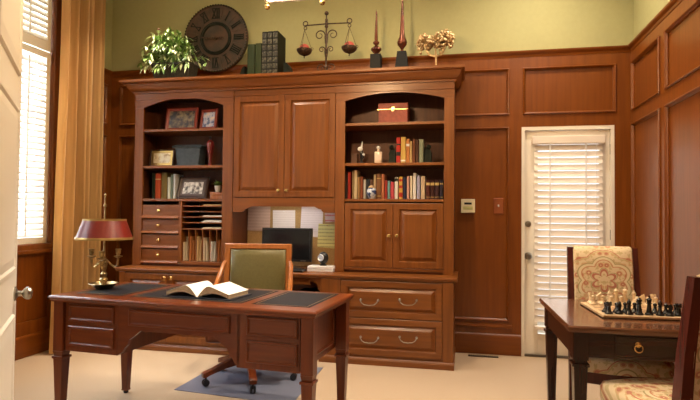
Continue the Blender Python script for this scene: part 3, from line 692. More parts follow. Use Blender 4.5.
# bookends
for p, lab in ((392.2, 'dark bookend left of the red-black book'), (428.3, 'dark bookend right of the grey-green book')):
    c = at(p, 163, Y=UY+.10); b = BM(); z = Rz[1]+.001; s = 1 if p < 400 else -1
    box(b, c.x-.035, c.x+.035, c.y-.04, c.y+.06, z, z+.016, .003)
    prism(b, [(c.x+s*.03, z+.016), (c.x-s*.03, z+.016), (c.x-s*.026, z+.06), (c.x-s*.03, z+.09), (c.x-s*.012, z+.13), (c.x+s*.004, z+.15), (c.x+s*.022, z+.13), (c.x+s*.03, z+.08)], -.04, .01, fr(c.y))
    ball(b, (c.x-s*.004, c.y-.01, z+.145), .022)
    tag(obj('bookend', b, verd, origin=(c.x, c.y, z)), lab+' on the right bookcase', 'bookend', 'dark figural bookends')
# bottle, figurine, block, chest
c = at(378.3, 163, Y=UY+.10); t = thing('bottle', 'white labelled stoppered bottle on the middle shelf of right bookcase', 'bottle', (c.x, c.y, Rz[1]+.001))
hb = at(378.3, 146, Y=UY+.10).z-Rz[1]; b = BM(); z = Rz[1]+.001; box(b, c.x-.034, c.x+.034, c.y-.02, c.y+.02, z, z+hb*.68, .008); lathe(b, [(.014, 0), (.012, .02), (.016, .024)], (c.x, c.y, z+hb*.68), 14); obj('body', b, plain('milk_glass', (.70, .55, .42), .2), t, smooth=True)
b = BM(); ball(b, (c.x, c.y, z+hb*.9), .017); obj('stopper', b, whitep, t, smooth=True)
b = BM(); box(b, c.x-.024, c.x+.024, c.y-.0212, c.y-.0202, z+.03, z+hb*.5); obj('bottle_label', b, plain('bottle_label', (.78, .56, .44), .6), t)
c = at(361.5, 163, Y=UY+.10); z = Rz[1]+.001; H = at(361, 141.5, Y=UY+.1).z-z
t = thing('figurine', 'black and white figurine beside a small brown block on the middle shelf', 'figurine', (c.x, c.y, z))
b = BM(); lathe(b, [(0, 0), (.03, 0), (.03, .012), (.012, .018), (.010, .05)], (c.x, c.y, z), 14); tube(b, [(c.x, c.y, z+.045), (c.x+.012, c.y, z+.075), (c.x-.006, c.y, z+.12)], [.016, .022, .014], 10); obj('body', b, black, t, smooth=True)
b = BM(); ball(b, (c.x-.012, c.y-.006, z+.135), .022, sc=(1.1, .9, 1)); tube(b, [(c.x-.002, c.y, z+.15), (c.x+.006, c.y, z+H)], [.010, .004], 8); ball(b, (c.x+.022, c.y-.014, z+.082), .012); obj('white_spots', b, whitep, t, smooth=True)
c = at(354.8, 163, Y=UY+.13); b = BM(); box(b, c.x-.028, c.x+.028, c.y-.03, c.y+.04, z, z+.095, .003)
tag(obj('wooden_block', b, wood('brown_block', (.07, .025, .012), (.11, .04, .02)), origin=(c.x, c.y, z)), 'small brown wooden block left of the black and white figurine', 'block')
c = at(354, 163, Y=UY+.05)
x0, x1 = bx(378.5, 407.5, 121, UY+.12); t = thing('wooden_chest', 'red lidded chest with brass clasp on the top shelf of right bookcase', 'chest', ((x0+x1)/2, UY+.18, Rz[0]+.001))
z = Rz[0]+.001; zt = at(392, 103, Y=UY+.12).z; zl = at(392, 110, Y=UY+.12).z; redc = noisy('red_chest', (.25, .032, .018), (.34, .050, .026), 30, .5)
b = BM(); box(b, x0, x1, UY+.12, UY+.27, z+.012, zl-.001, .003)
for sx in (x0+.012, x1-.042): box(b, sx, sx+.03, UY+.122, UY+.268, z, z+.012)
obj('body', b, redc, t)
b = BM(); box(b, x0-.004, x1+.004, UY+.116, UY+.274, zl, zt, .004); obj('lid', b, redc, t)
b = BM(); box(b, x0-.012, x1+.012, UY+.1125, UY+.1155, zl+.001, zl+.010, .001); box(b, (x0+x1)/2-.014, (x0+x1)/2+.014, UY+.111, UY+.1155, zl-.012, zl+.03, .001); obj('brass_band', b, antq, t)
# plant on a little wooden box, lowest shelf of the left bookcase
x0, x1 = bx(210, 222.5, 196, UY+.10); z = Lz[2]+.001; t = thing('keepsake_box', 'small wooden box under the potted plant in left bookcase', 'box', ((x0+x1)/2, UY+.15, z))
zb = at(216, 192, Y=UY+.10).z; b = BM(); box(b, x0, x1, UY+.10, UY+.22, z, z+(zb-z)*.6-.001, .003); obj('body', b, chw, t)
b = BM(); box(b, x0-.003, x1+.003, UY+.097, UY+.223, z+(zb-z)*.6, zb, .003); obj('lid', b, chw, t)
c = at(217.5, 192, Y=UY+.15); t = thing('potted_plant', 'little pale-leaved plant in a white pot on the wooden box', 'plant', (c.x, UY+.16, zb+.001))
b = BM(); lathe(b, [(0, 0), (.024, 0), (.034, .06), (.037, .062), (.030, .062), (.028, .05), (0, .05)], (c.x, UY+.16, zb+.001), 16); obj('pot', b, plain('pot_glaze', (.66, .64, .58), .3), t, smooth=True)
def leafquad(b, p, dirv, up, L, wd, droop=.25):
    d = dirv.normalized(); s = d.cross(up); s = (s if s.length > .05 else d.orthogonal()).normalized()
    n = s.cross(d).normalized()
    pts = []
    for f, wf in ((0, .12), (.35, 1), (.7, .75), (1, .03)):
        q = p+d*L*f-Vector((0, 0, 1))*droop*L*f*f
        pts.append((b.verts.new(q-s*wd*wf+n*wd*.3*wf), b.verts.new(q), b.verts.new(q+s*wd*wf+n*wd*.3*wf)))
    for a, c in zip(pts, pts[1:]):
        b.faces.new((a[0], a[1], c[1], c[0])); b.faces.new((a[1], a[2], c[2], c[1]))
def tuft(b, base, n, L, wd, spread=1.2, jit=.02):
    for i in range(n):
        a, e = random.uniform(0, 2*PI), random.uniform(PI/2-spread, PI/2)
        dv = Vector((math.cos(a)*math.cos(e), math.sin(a)*math.cos(e), math.sin(e)))
        leafquad(b, Vector(base)+Vector((random.uniform(-jit, jit), random.uniform(-jit, jit), 0)), dv, Vector((0, 0, 1)), L*random.uniform(.6, 1.1), wd*random.uniform(.7, 1.2))
b = BM(); tuft(b, (c.x, UY+.16, zb+.05), 36, .10, .012, 1.0, .012); obj('foliage', b, foli, t)
# papers in the sorter
paperm = [plain('sheet_white', (.74, .72, .68), .8), plain('sheet_manila', (.66, .46, .24), .8), plain('sheet_cream', (.72, .62, .46), .8), plain('sheet_orange', (.50, .20, .06), .8)]
hts = [206, 211.5, 217, 222.7, 229]
for k, (i, x0f, x1f, m, lab) in enumerate(((0, .5, .98, 1, 'stack of manila sheets on the top paper shelf'), (2, .5, .99, 0, 'white sheets lying on the third paper shelf down'), (3, .48, .99, 0, 'thick stack of white paper on the fourth paper shelf down'), (4, .5, .97, 2, 'cream sheets on the lowest paper shelf'))):
    z = at(202, hts[i], Y=UY).z+.0045; b = BM()
    for j in range(2 if i != 3 else 4):
        box(b, sx0+(sx1-sx0)*x0f+.006*j, sx0+(sx1-sx0)*x1f-.004*j, UY+.002+.004*j, UY+.25, z+.0055*j, z+.0055*j+.005)
    tag(obj('paper_stack', b, paperm[m], origin=(sx0+(sx1-sx0)*.7, UY+.1, z)), lab+' of left bookcase', 'paper', 'papers in the sorter shelves')
ed = [sx0+.002]+[v for x in dvs for v in (x-.005, x+.005)]+[sx1-.002]
slots = list(zip(ed[::2], ed[1::2]))
cols = [2, 3, 1, 2, 0, 3]; names = ['cream folders in the leftmost', 'orange folders in the second', 'manila folders in the third', 'cream sheets in the fourth', 'white papers in the fifth', 'orange folders in the rightmost']
for k, (a, c) in enumerate(slots):
    b = BM(); n = 3
    for j in range(n):
        x = a+.004+(c-a-.012)*j/(n-1); hgt = random.uniform(.17, .235); tl = random.uniform(-.012, .012)
        tl = max(a+.003, min(c-.006, x+tl))-x
        prism(b, [(x, CT+.0535), (x+.004, CT+.0535), (x+.004+tl, CT+.0535+hgt), (x+tl, CT+.0535+hgt)], -.23, .003-.012*j, fr(UY+.012))
    tag(obj('folder_bundle', b, paperm[cols[k]], origin=((a+c)/2, UY+.1, CT+.0535)), names[k]+' vertical slot of left bookcase', 'folders', 'folders in the upright slots')
# notices on the cork board
PY = BK-.0125
for l, r, tp, bt, m, lab, rz in (
 (248, 270, 205, 231, printed('notice_pink', (.66, .48, .40), (.56, .38, .30), .03), 'pinkish beige notice pinned at the left of the cork board', .02),
 (273, 295, 210, 236, printed('notice_white', (.80, .73, .72), (.70, .62, .62)), 'white printed notice pinned behind the top of the monitor', -.01),
 (301, 322.5, 206.5, 237, printed('notice_lilac', (.76, .69, .74), (.67, .60, .65)), 'tall lilac-white notice pinned right of the monitor top', .05),
 (318, 335.5, 224, 248, printed('notice_yellow', (.66, .60, .26), (.36, .33, .14), .034), 'yellow printed notice pinned at the lower right of the cork board', .05),
 (325, 335.5, 207, 222, printed('notice_small', (.60, .48, .50), (.52, .16, .18), .05), 'small pale pink slip pinned at the upper right of the cork board', -.08)):
    Yp = PY-(.003 if 'yellow' in lab or 'pink slip' in lab else 0)
    A, B2 = at(l, tp, Y=Yp), at(r, bt, Y=Yp); xc, zc = (A.x+B2.x)/2, (A.z+B2.z)/2; w, h = (B2.x-A.x)/2, (A.z-B2.z)/2
    x_hi = MX1-.03; 
    M = Matrix.Translation((xc, Yp, zc)) @ Matrix.Rotation(rz, 4, 'Y')
    b = BM(); box(b, -w, min(w, 9), -.0008, .0008, -h, h, 0, M); t = thing('notice', lab, 'paper', (xc, Yp, zc-h), 0, 'notices on the cork board'); obj('sheet', b, m, t)
    b = BM(); ball(b, M @ Vector((0, -.003, h-.014)), .005, 8); obj('push_pin', b, redball if 'yellow' in lab else whitep, t, smooth=True)
# monitor
A, B2 = at(262, 227.5, Y=UY+.06), at(311.3, 262, Y=UY+.06); xc = (A.x+B2.x)/2
t = thing('monitor', 'black flat computer monitor standing on the worktop behind the chair', 'monitor', (xc, UY+.12, CT+.001))
b = BM(); w = (B2.x-A.x)/2; Mm = Matrix.Translation((xc, UY+.06, (A.z+B2.z)/2)) @ Matrix.Rotation(-.06, 4, 'X'); h = (A.z-B2.z)/2
mp = lambda u, q, d: tuple(Mm @ Vector((u, -d, q)))
panel(b, -w, w, -h, h, [(0, -.03), (0, 0), (.003, .003), (.014, .003), (.016, 0), (.018, 0)], mp, back=-.035); obj('bezel', b, black, t)
b = BM(); prism(b, [(-w+.019, -h+.022), (w-.019, -h+.022), (w-.019, h-.019), (-w+.019, h-.019)], .0002, .0012, mp); obj('display', b, screen, t)
b = BM(); prism(b, [(w-.10, -h+.006), (w-.05, -h+.006), (w-.05, -h+.012), (w-.10, -h+.012)], .003, .0042, mp); obj('button_strip', b, steel, t)
b = BM(); box(b, xc-.03, xc+.03, UY+.10, UY+.13, CT+.012, (A.z+B2.z)/2, .004); lathe(b, [(0, 0), (.12, 0), (.12, .006), (.03, .014), (0, .014)], (xc, UY+.12, CT+.001), 28); obj('stand', b, black, t, smooth=True)
# keyboard, router box, webcam
x0, x1 = bx(262, 305, 271, 4.58); t = thing('keyboard', 'black keyboard on the worktop in front of the monitor', 'keyboard', ((x0+x1)/2, 4.58, CT+.001))
b = BM(); box(b, x0, x1, 4.50, 4.62, CT+.001, CT+.020, .004); obj('case', b, black, t)
b = BM()
for i in range(16):
    for j in range(5): box(b, x0+.012+i*(x1-x0-.024)/16, x0+.012+(i+.85)*(x1-x0-.024)/16, 4.51+j*.02, 4.526+j*.02, CT+.0205, CT+.025)
obj('keys', b, blackm, t)
A, B2 = at(307, 266, Y=4.60), at(333, 272, Y=4.60); t = thing('router', 'flat white box carrying the round black speaker on the worktop', 'router', ((A.x+B2.x)/2, 4.66, CT+.001))
b = BM(); box(b, A.x, B2.x, 4.60, 4.74, CT+.001, CT+.022, .004); box(b, A.x+.003, B2.x+.004, 4.598, 4.742, CT+.024, CT+.05, .005); obj('case', b, whitep, t)
b = BM(); box(b, A.x+.002, B2.x-.002, 4.602, 4.738, CT+.0222, CT+.0238); obj('vent_seam', b, plain('blue_grey', (.25, .30, .42), .4), t)
c = at(323, 265, Y=4.66); r = .055; z = CT+.051; t = thing('speaker', 'round black desk speaker with a silver face on the white box', 'speaker', (c.x, 4.66, z))
b = BM(); ball(b, (c.x, 4.665, z+.012+r), r, 20, (.88, .7, 1)); lathe(b, [(0, 0), (.032, 0), (.034, .006), (.02, .016), (0, .016)], (c.x, 4.665, z), 20); obj('body', b, black, t, smooth=True)
b = BM(); Mf = Matrix.Translation((c.x-.014, 4.665-.034, z+.016+r)) @ Matrix.Rotation(PI/2-.1, 4, 'X') @ Matrix.Rotation(-.25, 4, 'Y'); lathe(b, [(.030, -.004), (.030, .006), (.026, .009), (.014, .002), (0, .004)], M=Mf, seg=20); obj('silver_face', b, plain('silver_face', (.55, .60, .70), .3, .6), t, smooth=True)
# computer in the kneehole
x0, x1 = bx(293, 311, 286, 4.62); t = thing('computer_tower', 'black computer tower under the worktop beside the kneehole corbel', 'computer', ((x0+x1)/2, 4.75, .001))
b = BM(); box(b, x0, x1, 4.58, 4.96, .001, .55, .006); obj('case', b, blackm, t)
b = BM(); box(b, x0+.02, x1-.02, 4.574, 4.5795, .40, .53, .002); obj('front_bezel', b, black, t)
b = BM(); ball(b, ((x0+x1)/2, 4.572, .50), .016, 12, (1, .4, 1)); obj('power_button', b, plain('blue_button', (.30, .45, .70), .2), t, smooth=True)

# ------------------------------------------------------------------ things along the top
TZ = CZ+.001
# fern in a dark planter
A, B2 = at(152, 76, Y=UY-.03), at(190, 76, Y=UY-.03); xc = (A.x+B2.x)/2; yc = UY+.04
t = thing('potted_plant', 'bushy green plant with pale leaves in a dark planter on the cornice', 'plant', (xc, yc, TZ))
b = BM(); w = (B2.x-A.x)/2; hexa(b, xc, yc, w*.88, .07, TZ, w, .09, TZ+.15); hexa(b, xc, yc, w*1.04, .094, TZ+.15, w*1.04, .094, TZ+.165); obj('planter', b, noisy('dark_wicker', (.012, .012, .008), (.04, .035, .02), 60, .7, bump=.5), t)
b1, b2, b3 = BM(), BM(), BM()
for i in range(150):
    a = random.uniform(0, 2*PI); R0 = random.uniform(.05, 1)
    base_ = Vector((xc+random.uniform(-w*.95, w*.7), yc+random.uniform(-.06, .06), TZ+.15))
    out = Vector((math.cos(a)*R0-.12, math.sin(a)*.5*R0, 0)); hgt = random.uniform(.14, .36)*(1.1-.5*R0)
    Lh = random.uniform(.10, .25); pts = []
    for k in range(6):
        f = k/5; q = base_+out*Lh*f+Vector((0, 0, hgt*math.sin(f*PI*.60)-.10*R0*f*f*f))
        q.y = max(UY-.10, min(BK-.06, q.y)); pts.append(q)
    tube(b1, pts, .002, 4)
    for p, q in zip(pts[1:], pts[2:]+[pts[-1]+(pts[-1]-pts[-2])]):
        for s_ in (-1, 1):
            dv = (q-p).normalized()*.7+Vector((random.uniform(-.8, .8), random.uniform(-.8, .3), random.uniform(-.3, .5)))
            leafquad(b2 if random.random() < .36 else b1, p.copy(), dv, Vector((0, 0, 1)), random.uniform(.045, .085), random.uniform(.009, .016), .3)
for k in range(11):                              # trailing sprigs over the front and left of the planter
    x = xc+random.uniform(-w*1.1, w*1.0); p = Vector((x, yc-.085, TZ+.155)); d = Vector((random.uniform(-.5, .3)-(.5 if x < xc-w*.7 else 0), -.35, -.25))
    for j in range(4):
        leafquad(b2 if random.random() < .35 else b1, p.copy(), d+Vector((random.uniform(-.5, .5), 0, random.uniform(-.3, .3))), Vector((0, 0, 1)), .06, .014, .4); p = p+d*.035; d.z -= .15; p.z = max(p.z, TZ+.03)
obj('foliage', b1, foli, t); obj('pale_leaves', b2, palef, t)
for p, m in (((158.5, 30), palef), ((167.5, 31), palef)):
    c = at(*p, Y=yc); b = BM(); tube(b, [(c.x+.01, yc, TZ+.17), (c.x, yc, c.z-.02)], .004, 6)
    for k in range(10): a = k*PI/5; leafquad(b, Vector((c.x, yc, c.z-.04)), Vector((math.cos(a)*.6, math.sin(a)*.6, .9)), Vector((0, 0, 1)), .05, .012, .2)
    fl = obj('flower', b, m, t); b = BM(); ball(b, (c.x, yc, c.z+.005), .014); obj('flower_centre', b, plain('brown_seed', (.09, .03, .012), .8), fl)
# clock
CKY = YB-.070; cc = at(215.6, 38.2, Y=CKY-.05); Rk = .345
t = thing('wall_clock', 'large round bronze wall clock with roman numerals beside the plant', 'clock', (cc.x, CKY, cc.z))
Mc = Matrix.Translation((cc.x, CKY, cc.z)) @ Matrix.Rotation(PI/2, 4, 'X')
b = BM(); lathe(b, [(0, 0), (Rk*.96, 0), (Rk, .045), (Rk*.985, .056), (Rk*.955, .058), (Rk*.94, .050), (Rk*.60, .047), (0, .047)], M=Mc, seg=64); obj('dial', b, bronze, t, smooth=True)
b = BM(); tube(b, [(cc.x, CKY-.001, cc.z+.2), (cc.x, YB-.0005, cc.z+.2)], .012, 10); obj('hanger', b, iron, t)
b = BM(); Q = Rk*.44; lathe(b, [(Q-.018, .046), (Q-.014, .058), (Q-.004, .060), (Q+.004, .054), (Q+.012, .058), (Q+.018, .046)], M=Mc, seg=48)
for k in range(72):
    a = 2*PI*k/72; ball(b, Mc @ Vector((Rk*.972*math.cos(a), Rk*.972*math.sin(a), .060)), .0075, 6)
obj('raised_rings', b, verd, t, smooth=True)
NUM = ['XII', 'I', 'II', 'III', 'IIII', 'V', 'VI', 'VII', 'VIII', 'IX', 'X', 'XI']
for k, s in enumerate(NUM):
    b = BM()
    th = PI/2-2*PI*k/12; adv = {'I': .020, 'V': .046, 'X': .046}; tot = sum(adv[c] for c in s); u = -tot/2
    Mn = Mc @ Matrix.Rotation(th-PI/2, 4, 'Z') @ Matrix.Translation((0, Rk*.725, .048))
    for ch in s:
        m = u+adv[ch]/2
        if ch == 'I': box(b, m-.0055, m+.0055, -.050, .050, -.001, .007, 0, Mn)
        else:
            for sg in ((-1, 1)):
                if ch == 'V': q = [(m+sg*.018, .050), (m+sg*.018-.010, .050), (m-.005, -.050), (m+.005, -.050)]
                else: q = [(m+sg*.019-.005, .050), (m+sg*.019+.005, .050), (m-sg*.019+.005, -.050), (m-sg*.019-.005, -.050)]
                prism(b, q, -.001, .006+.0006*sg, lambda uu, ww, d: tuple(Mn @ Vector((uu, ww, d))))
        box(b, m-adv[ch]*.5, m+adv[ch]*.5, .046, .053, -.001, .0075, 0, Mn); box(b, m-adv[ch]*.5, m+adv[ch]*.5, -.053, -.046, -.001, .0075, 0, Mn)
        u += adv[ch]
    obj('roman_numeral', b, verd, t)
b = BM()
for k in range(12):
    a = 2*PI*(k+.5)/12; Mn = Mc @ Matrix.Rotation(a, 4, 'Z'); box(b, Rk*.56, Rk*.92, -.002, .002, .046, .052, 0, Mn)
obj('hour_spokes', b, bronze, t)
for nm, an, L, wd in (('minute_hand', PI-.07, .19, .006), ('hour_hand', PI+.03, .11, .008)):
    b = BM(); Mh = Mc @ Matrix.Rotation(an, 4, 'Z') @ Matrix.Translation((0, 0, .062 if nm[0] == 'h' else .066))
    prism(b, [(-.09, -wd*.8), (-.09, wd*.8), (0, wd*.6), (L*.75, wd), (L, 0), (L*.75, -wd), (0, -wd*.6)], 0, .003, lambda u, q, d: tuple(Mh @ Vector((u, q, d)))); obj(nm, b, iron, t)
b = BM(); lathe(b, [(0, .046), (.014, .046), (.014, .07), (.008, .075), (0, .076)], M=Mc, seg=16); obj('arbor', b, iron, t, smooth=True)
# leather volumes with bookends on the cornice
yb_ = UY-.02; ycl = at(0, 0, Y=1)
gr = [(247, 254.3, 44.5, (.020, .030, .010), 'plain green volume, left of the pair of green books on the cornice'), (255, 261, 43.5, (.026, .036, .012), 'plain green volume, right of the pair of green books on the cornice')]
orn = noisy('tooled_spine', (.010, .009, .005), (.075, .068, .040), 55, .6, bump=.6, lo=.45, hi=.6)
for l, r, tp, col, lab in gr:
    x0, x1 = bx(l, r, 70, yb_); book(x0, x1, TZ, at(l, tp, Y=yb_).z-TZ, yb_, col, lab, 'leather volumes on the cornice', .17)
for i, (l, r, tp, nm) in enumerate(((261.6, 266.6, 31.5, 'left'), (266.9, 271.9, 31.4, 'middle'), (272.2, 277.4, 31.3, 'right'))):
    x0, x1 = bx(l, r, 70, yb_); h = at(270, tp, Y=yb_).z-TZ
    k = book(x0, x1, TZ, h, yb_, (.009, .010, .006), 'tall dark volume with a tooled spine, %s of the three on the cornice' % nm, 'leather volumes on the cornice', .22)
    b = BM(); w = (x1-x0)*.46
    for q in range(7): box(b, -w, w, -.004, .004, h*(.03+q*.138), h*(.03+q*.138+.105), .002)
    obj('tooled_spine', b, orn, k, local=True)
for l, r, s, lab in ((241.2, 245.8, 1, 'small dark bookend left of the green volumes on the cornice'), (284.5, 292, -1, 'large dark curved bookend right of the tall volumes on the cornice')):
    x0, x1 = bx(l, r, 70, yb_+.06); hh = .08 if s > 0 else .10; b = BM(); box(b, x0, x1, yb_+.01, yb_+.13, TZ, TZ+.010, .002)
    xs = (x0, x1) if s < 0 else (x1, x0)
    prism(b, [(xs[0], TZ+.01), (xs[0], TZ+hh+.03)]+[(xs[0]+(xs[1]-xs[0])*math.sin(a*PI/16), TZ+.01+(hh+.02)*math.cos(a*PI/16)) for a in range(0, 9)], -.05, .03, fr(yb_+.06))
    tag(obj('bookend', b, verd, origin=((x0+x1)/2, yb_+.06, TZ)), lab, 'bookend', 'bookends on the cornice')
# scales of justice
ys = UY+.10; c = at(326, 68, Y=ys); zt = at(326, 12, Y=ys).z; zb_ = at(326, 24.3, Y=ys).z; xl, xr = at(305.5, 24, Y=ys).x, at(349.5, 24, Y=ys).x
t = thing('balance_scale', 'wrought iron balance scale with two hanging pans on the cornice', 'scale', (c.x, ys, TZ))
b = BM(); box(b, c.x-.09, c.x+.09, ys-.05, ys+.05, TZ, TZ+.012, .003); lathe(b, [(.04, 0), (.03, .015), (.013, .025)], (c.x, ys, TZ+.012), 16); obj('base', b, iron, t)
b = BM(); lathe(b, [(.013, 0), (.010, .05), (.016, .06), (.009, .075), (.009, .22), (.016, .23), (.010, .245), (.008, zb_-TZ-.06), (.018, zb_-TZ-.05), (.011, zb_-TZ-.03), (.013, zb_-TZ+.02), (.006, zb_-TZ+.03), (.006, zt-TZ-.05)], (c.x, ys, TZ+.025), 12); ball(b, (c.x, ys, zt-.012), .020); obj('post', b, iron, t, smooth=True)
b = BM(); tube(b, [(xl, ys, zb_), (c.x, ys, zb_+.004), (xr, ys, zb_)], .0065, 8)
for x, s in ((xl, -1), (xr, 1)):
    tube(b, [(x+.022*math.cos(a), ys, zb_+.018+.022*math.sin(a)) for a in [(-PI/2+k*2*PI/14) for k in range(15)]], .005, 6)
    tube(b, [(x+.014*math.cos(a), ys, zb_-.024+.016*math.sin(a)) for a in [k*2*PI/12 for k in range(13)]], .004, 6)
ball(b, (c.x, ys, zb_+.004), .018, 10); obj('beam', b, iron, t, smooth=True)
b = BM()
def scroll(cx, cz, r, a0, turns, s): return [(cx+s*r*(1-.75*k/20)*math.cos(a0+turns*2*PI*k/20), ys, cz+r*(1-.75*k/20)*math.sin(a0+turns*2*PI*k/20)) for k in range(21)]
for s in (-1, 1):
    for z, r in ((zb_-.10, .050), (zb_-.235, .030), (TZ+.08, .040)):
        b = BM(); tube(b, scroll(c.x+s*(r+.012), z, r, PI, -1.3, s), [.006-.003*k/20 for k in range(21)], 6)
        tube(b, [(c.x+s*.008, ys, z-.05-r*.6), (c.x+s*.014, ys, z-.02), (c.x+s*.012, ys, z)], .005, 6); obj('scroll', b, iron, t, smooth=True)
pans = []
for x, nm in ((xl-.008, 'left'), (xr, 'right')):
    pz_ = at(305, 49.5, Y=ys).z; rp = .073
    b = BM()
    for a in (.5, .5+2*PI/3, .5+4*PI/3):
        tube(b, [(x, ys, zb_-.040), (x+rp*math.cos(a), ys+rp*math.sin(a), pz_)], .0022, 5)
        tube(b, [(x+rp*math.cos(a)+(.012)*math.cos(q), ys+rp*math.sin(a), pz_+.012+.012*math.sin(q)) for q in [k*PI/4 for k in range(9)]], .0025, 5)
    obj('chains', b, iron, t)
    b = BM(); n = 8
    lathe(b, [(0, -.085), (.006, -.08), (.004, -.064), (.012, -.058)]+[(rp*math.sin(k*PI/2/n), -.058*math.cos(k*PI/2/n)) for k in range(2, n+1)]+[(rp-.005, 0)]+[((rp-.006)*math.sin(k*PI/2/n), -.052*math.cos(k*PI/2/n)) for k in range(n-1, 0, -1)]+[(0, -.052)], (x, ys, pz_), 24); obj('pan', b, iron, t, smooth=True)
    b = BM(); ball(b, (x, ys, pz_+.004), .050, 16, (1, 1, .95)); tag(obj('red_ball', b, redball, origin=(x, ys, pz_), smooth=True), 'dull red ball lying in the %s pan of the iron scale' % nm, 'ball', 'red balls in the scale pans')
# two finials
for p, tip, lab, big in ((376, 9, 'shorter dark spired finial on a square black base', 0), (402, -8, 'taller copper spired finial on a flared black base', 1)):
    yq = UY+.10; c = at(p, 66, Y=yq); sc_ = lambda y: at(p, y, Y=yq).z
    t = thing('finial', lab+' on the cornice', 'finial', (c.x, yq, TZ)); zb0 = sc_(55 if not big else 52)
    b = BM()
    if big: hexa(b, c.x, yq, .068, .06, TZ, .066, .058, TZ+.02); hexa(b, c.x, yq, .060, .054, TZ+.02, .040, .038, zb0)
    else: box(b, c.x-.048, c.x+.048, yq-.045, yq+.045, TZ, zb0, .003)
    obj('plinth', b, slate, t)
    b = BM(); z0 = zb0+.0005; zt_ = sc_(tip)
    if big: pr = [(0, 0), (.020, 0), (.012, .020), (.018, .035), (.040, .062), (.046, .085), (.040, .105), (.026, .135), (.020, .20), (.018, .26), (.012, .36), (.006, zt_-z0-.03), (0, zt_-z0)]
    else: pr = [(0, 0), (.016, 0), (.012, .010), (.030, .022), (.048, .045), (.046, .060), (.018, .078), (.012, .088), (.028, .102), (.030, .115), (.014, .130), (.016, .145), (.010, .28), (.007, zt_-z0-.03), (0, zt_-z0)]
    k = len(pr)-6 if not big else len(pr)
    lathe(b, pr, (c.x, yq, z0), 20); obj('spire', b, copper, t, smooth=True)
# gilt coral sculpture
yq = UY+.08; c = at(436, 62, Y=yq); t = thing('coral_sculpture', 'gilt branching coral sculpture on a thin dark base near the cornice right end', 'sculpture', (c.x, yq, TZ))
b = BM(); A, B2 = at(434, 61, Y=yq), at(453, 61, Y=yq); box(b, A.x, B2.x, yq-.045, yq+.045, TZ, TZ+.014, .002); obj('base', b, slate, t)
b = BM(); top = at(436, 28, Y=yq).z; zc = at(436, 56, Y=yq).z
tube(b, [(c.x, yq, TZ+.014), (c.x, yq, zc)], .008, 8)
for px0, py0, rc in ((424, 43.5, .070), (435.5, 42.5, .080), (447, 40, .074)):
    q = at(px0, py0, Y=yq); tube(b, [(c.x, yq, zc-.005), ((c.x*1.2+q.x*.8)/2, yq, zc+.006), ((c.x+q.x*2)/3, yq, (zc+q.z-rc)/2), tuple(q)], [.009, .009, .008, .007], 6)
    for k in range(64):
        v = Vector((random.gauss(0, 1), random.gauss(0, .7), random.gauss(0, 1))).normalized()*rc*random.uniform(.35, 1.0); v.z *= 1.35
        if abs(v.x) < rc*.3 and v.z < -rc*.5: continue
        tube(b, [q+v*.3, q+v*.7+Vector((random.uniform(-.01, .01), 0, random.uniform(-.01, .01))), q+v], [.005, .0045, .004], 5)
        ball(b, q+v, random.uniform(.010, .018), 6)
obj('branches', b, goldst, t, smooth=True)

# ------------------------------------------------------------------ the writing desk
WD, DD, DA = 1.685, .68, math.radians(-4.5)
frc = Vector((-.74, 2.623)); ux = Vector((math.cos(DA), math.sin(DA))); flc = frc-ux*WD
DK = thing('writing_desk', 'reddish wooden writing desk with three black leather inlays in the foreground', 'desk', (flc.x, flc.y, 0), DA)
def dloc(u, v, z): return WM[DK.name] @ Vector((u, v, z))
DZ_ = .76
fd = lambda u, w, d: (u, .035-d, w)
b = BM(); pr = [(0, .722), (.016, .722), (.012, .728), (.004, .738), (0, .746), (.002, .755), (.008, .76)]
rings = []
for d, z in [(.03, .722), (.012, .723), (.010, .732), (.002, .742), (0, .750), (.004, .757), (.012, .76)]:
    rings.append([b.verts.new(p) for p in ((d, d, z), (WD-d, d, z), (WD-d, DD-d, z), (d, DD-d, z))])
for a, c in zip(rings, rings[1:]): join(b, a, c)
b.faces.new(rings[0][::-1]); b.faces.new(rings[-1]); top = obj('desk_top', b, dx, DK, local=True)
for u0, u1 in ((.085, .415), (.475, 1.205), (1.265, 1.605)):
    b = BM(); box(b, u0, u1, .12, .62, .7602, .7612); lp = obj('leather_inlay', b, leather, top, local=True)
    b = BM(); ring(b, u0+.018, u1-.018, .138, .602, [(0, .7613), (0, .7616), (.004, .7616), (.004, .7613)], lambda u, w, d: (u, w, d)); obj('gold_tooling', b, gold, lp, local=True)
for (u0, u1) in ((.098, .47), (1.225, WD-.098)): b = BM(); box(b, u0, u1, .035, DD-.035, .435, .7215, .002); obj('drawer_case', b, dz, DK, local=True)
b = BM(); n = 8
cv = lambda s: [(.47+.08*math.sin(k*PI/2/n) if s else 1.245-.08*math.sin(k*PI/2/n), .45+.125*(1-math.cos(k*PI/2/n))) for k in range(n+1)]
pts = [(.4705, .7215), (.4705, .44)]+[(.50, .455), (.515, .48), (.535, .50), (.545, .53), (.575, .55), (.62, .585)]+[(1.095, .585), (1.14, .55), (1.17, .53), (1.18, .50), (1.20, .48), (1.215, .455)]+[(1.2445, .44), (1.2445, .7215)]
prism(b, pts, -.02, 0, fd); obj('apron', b, dx, DK, local=True); b = BM(); prism(b, pts, -.02, 0, lambda u, w, d: (u, DD-.035+d, w)); obj('apron', b, dx, DK, local=True)
FP = [(0, .0005), (0, .008), (.004, .012), (.010, .012), (.014, .006), (.018, .004), (.022, .004)]
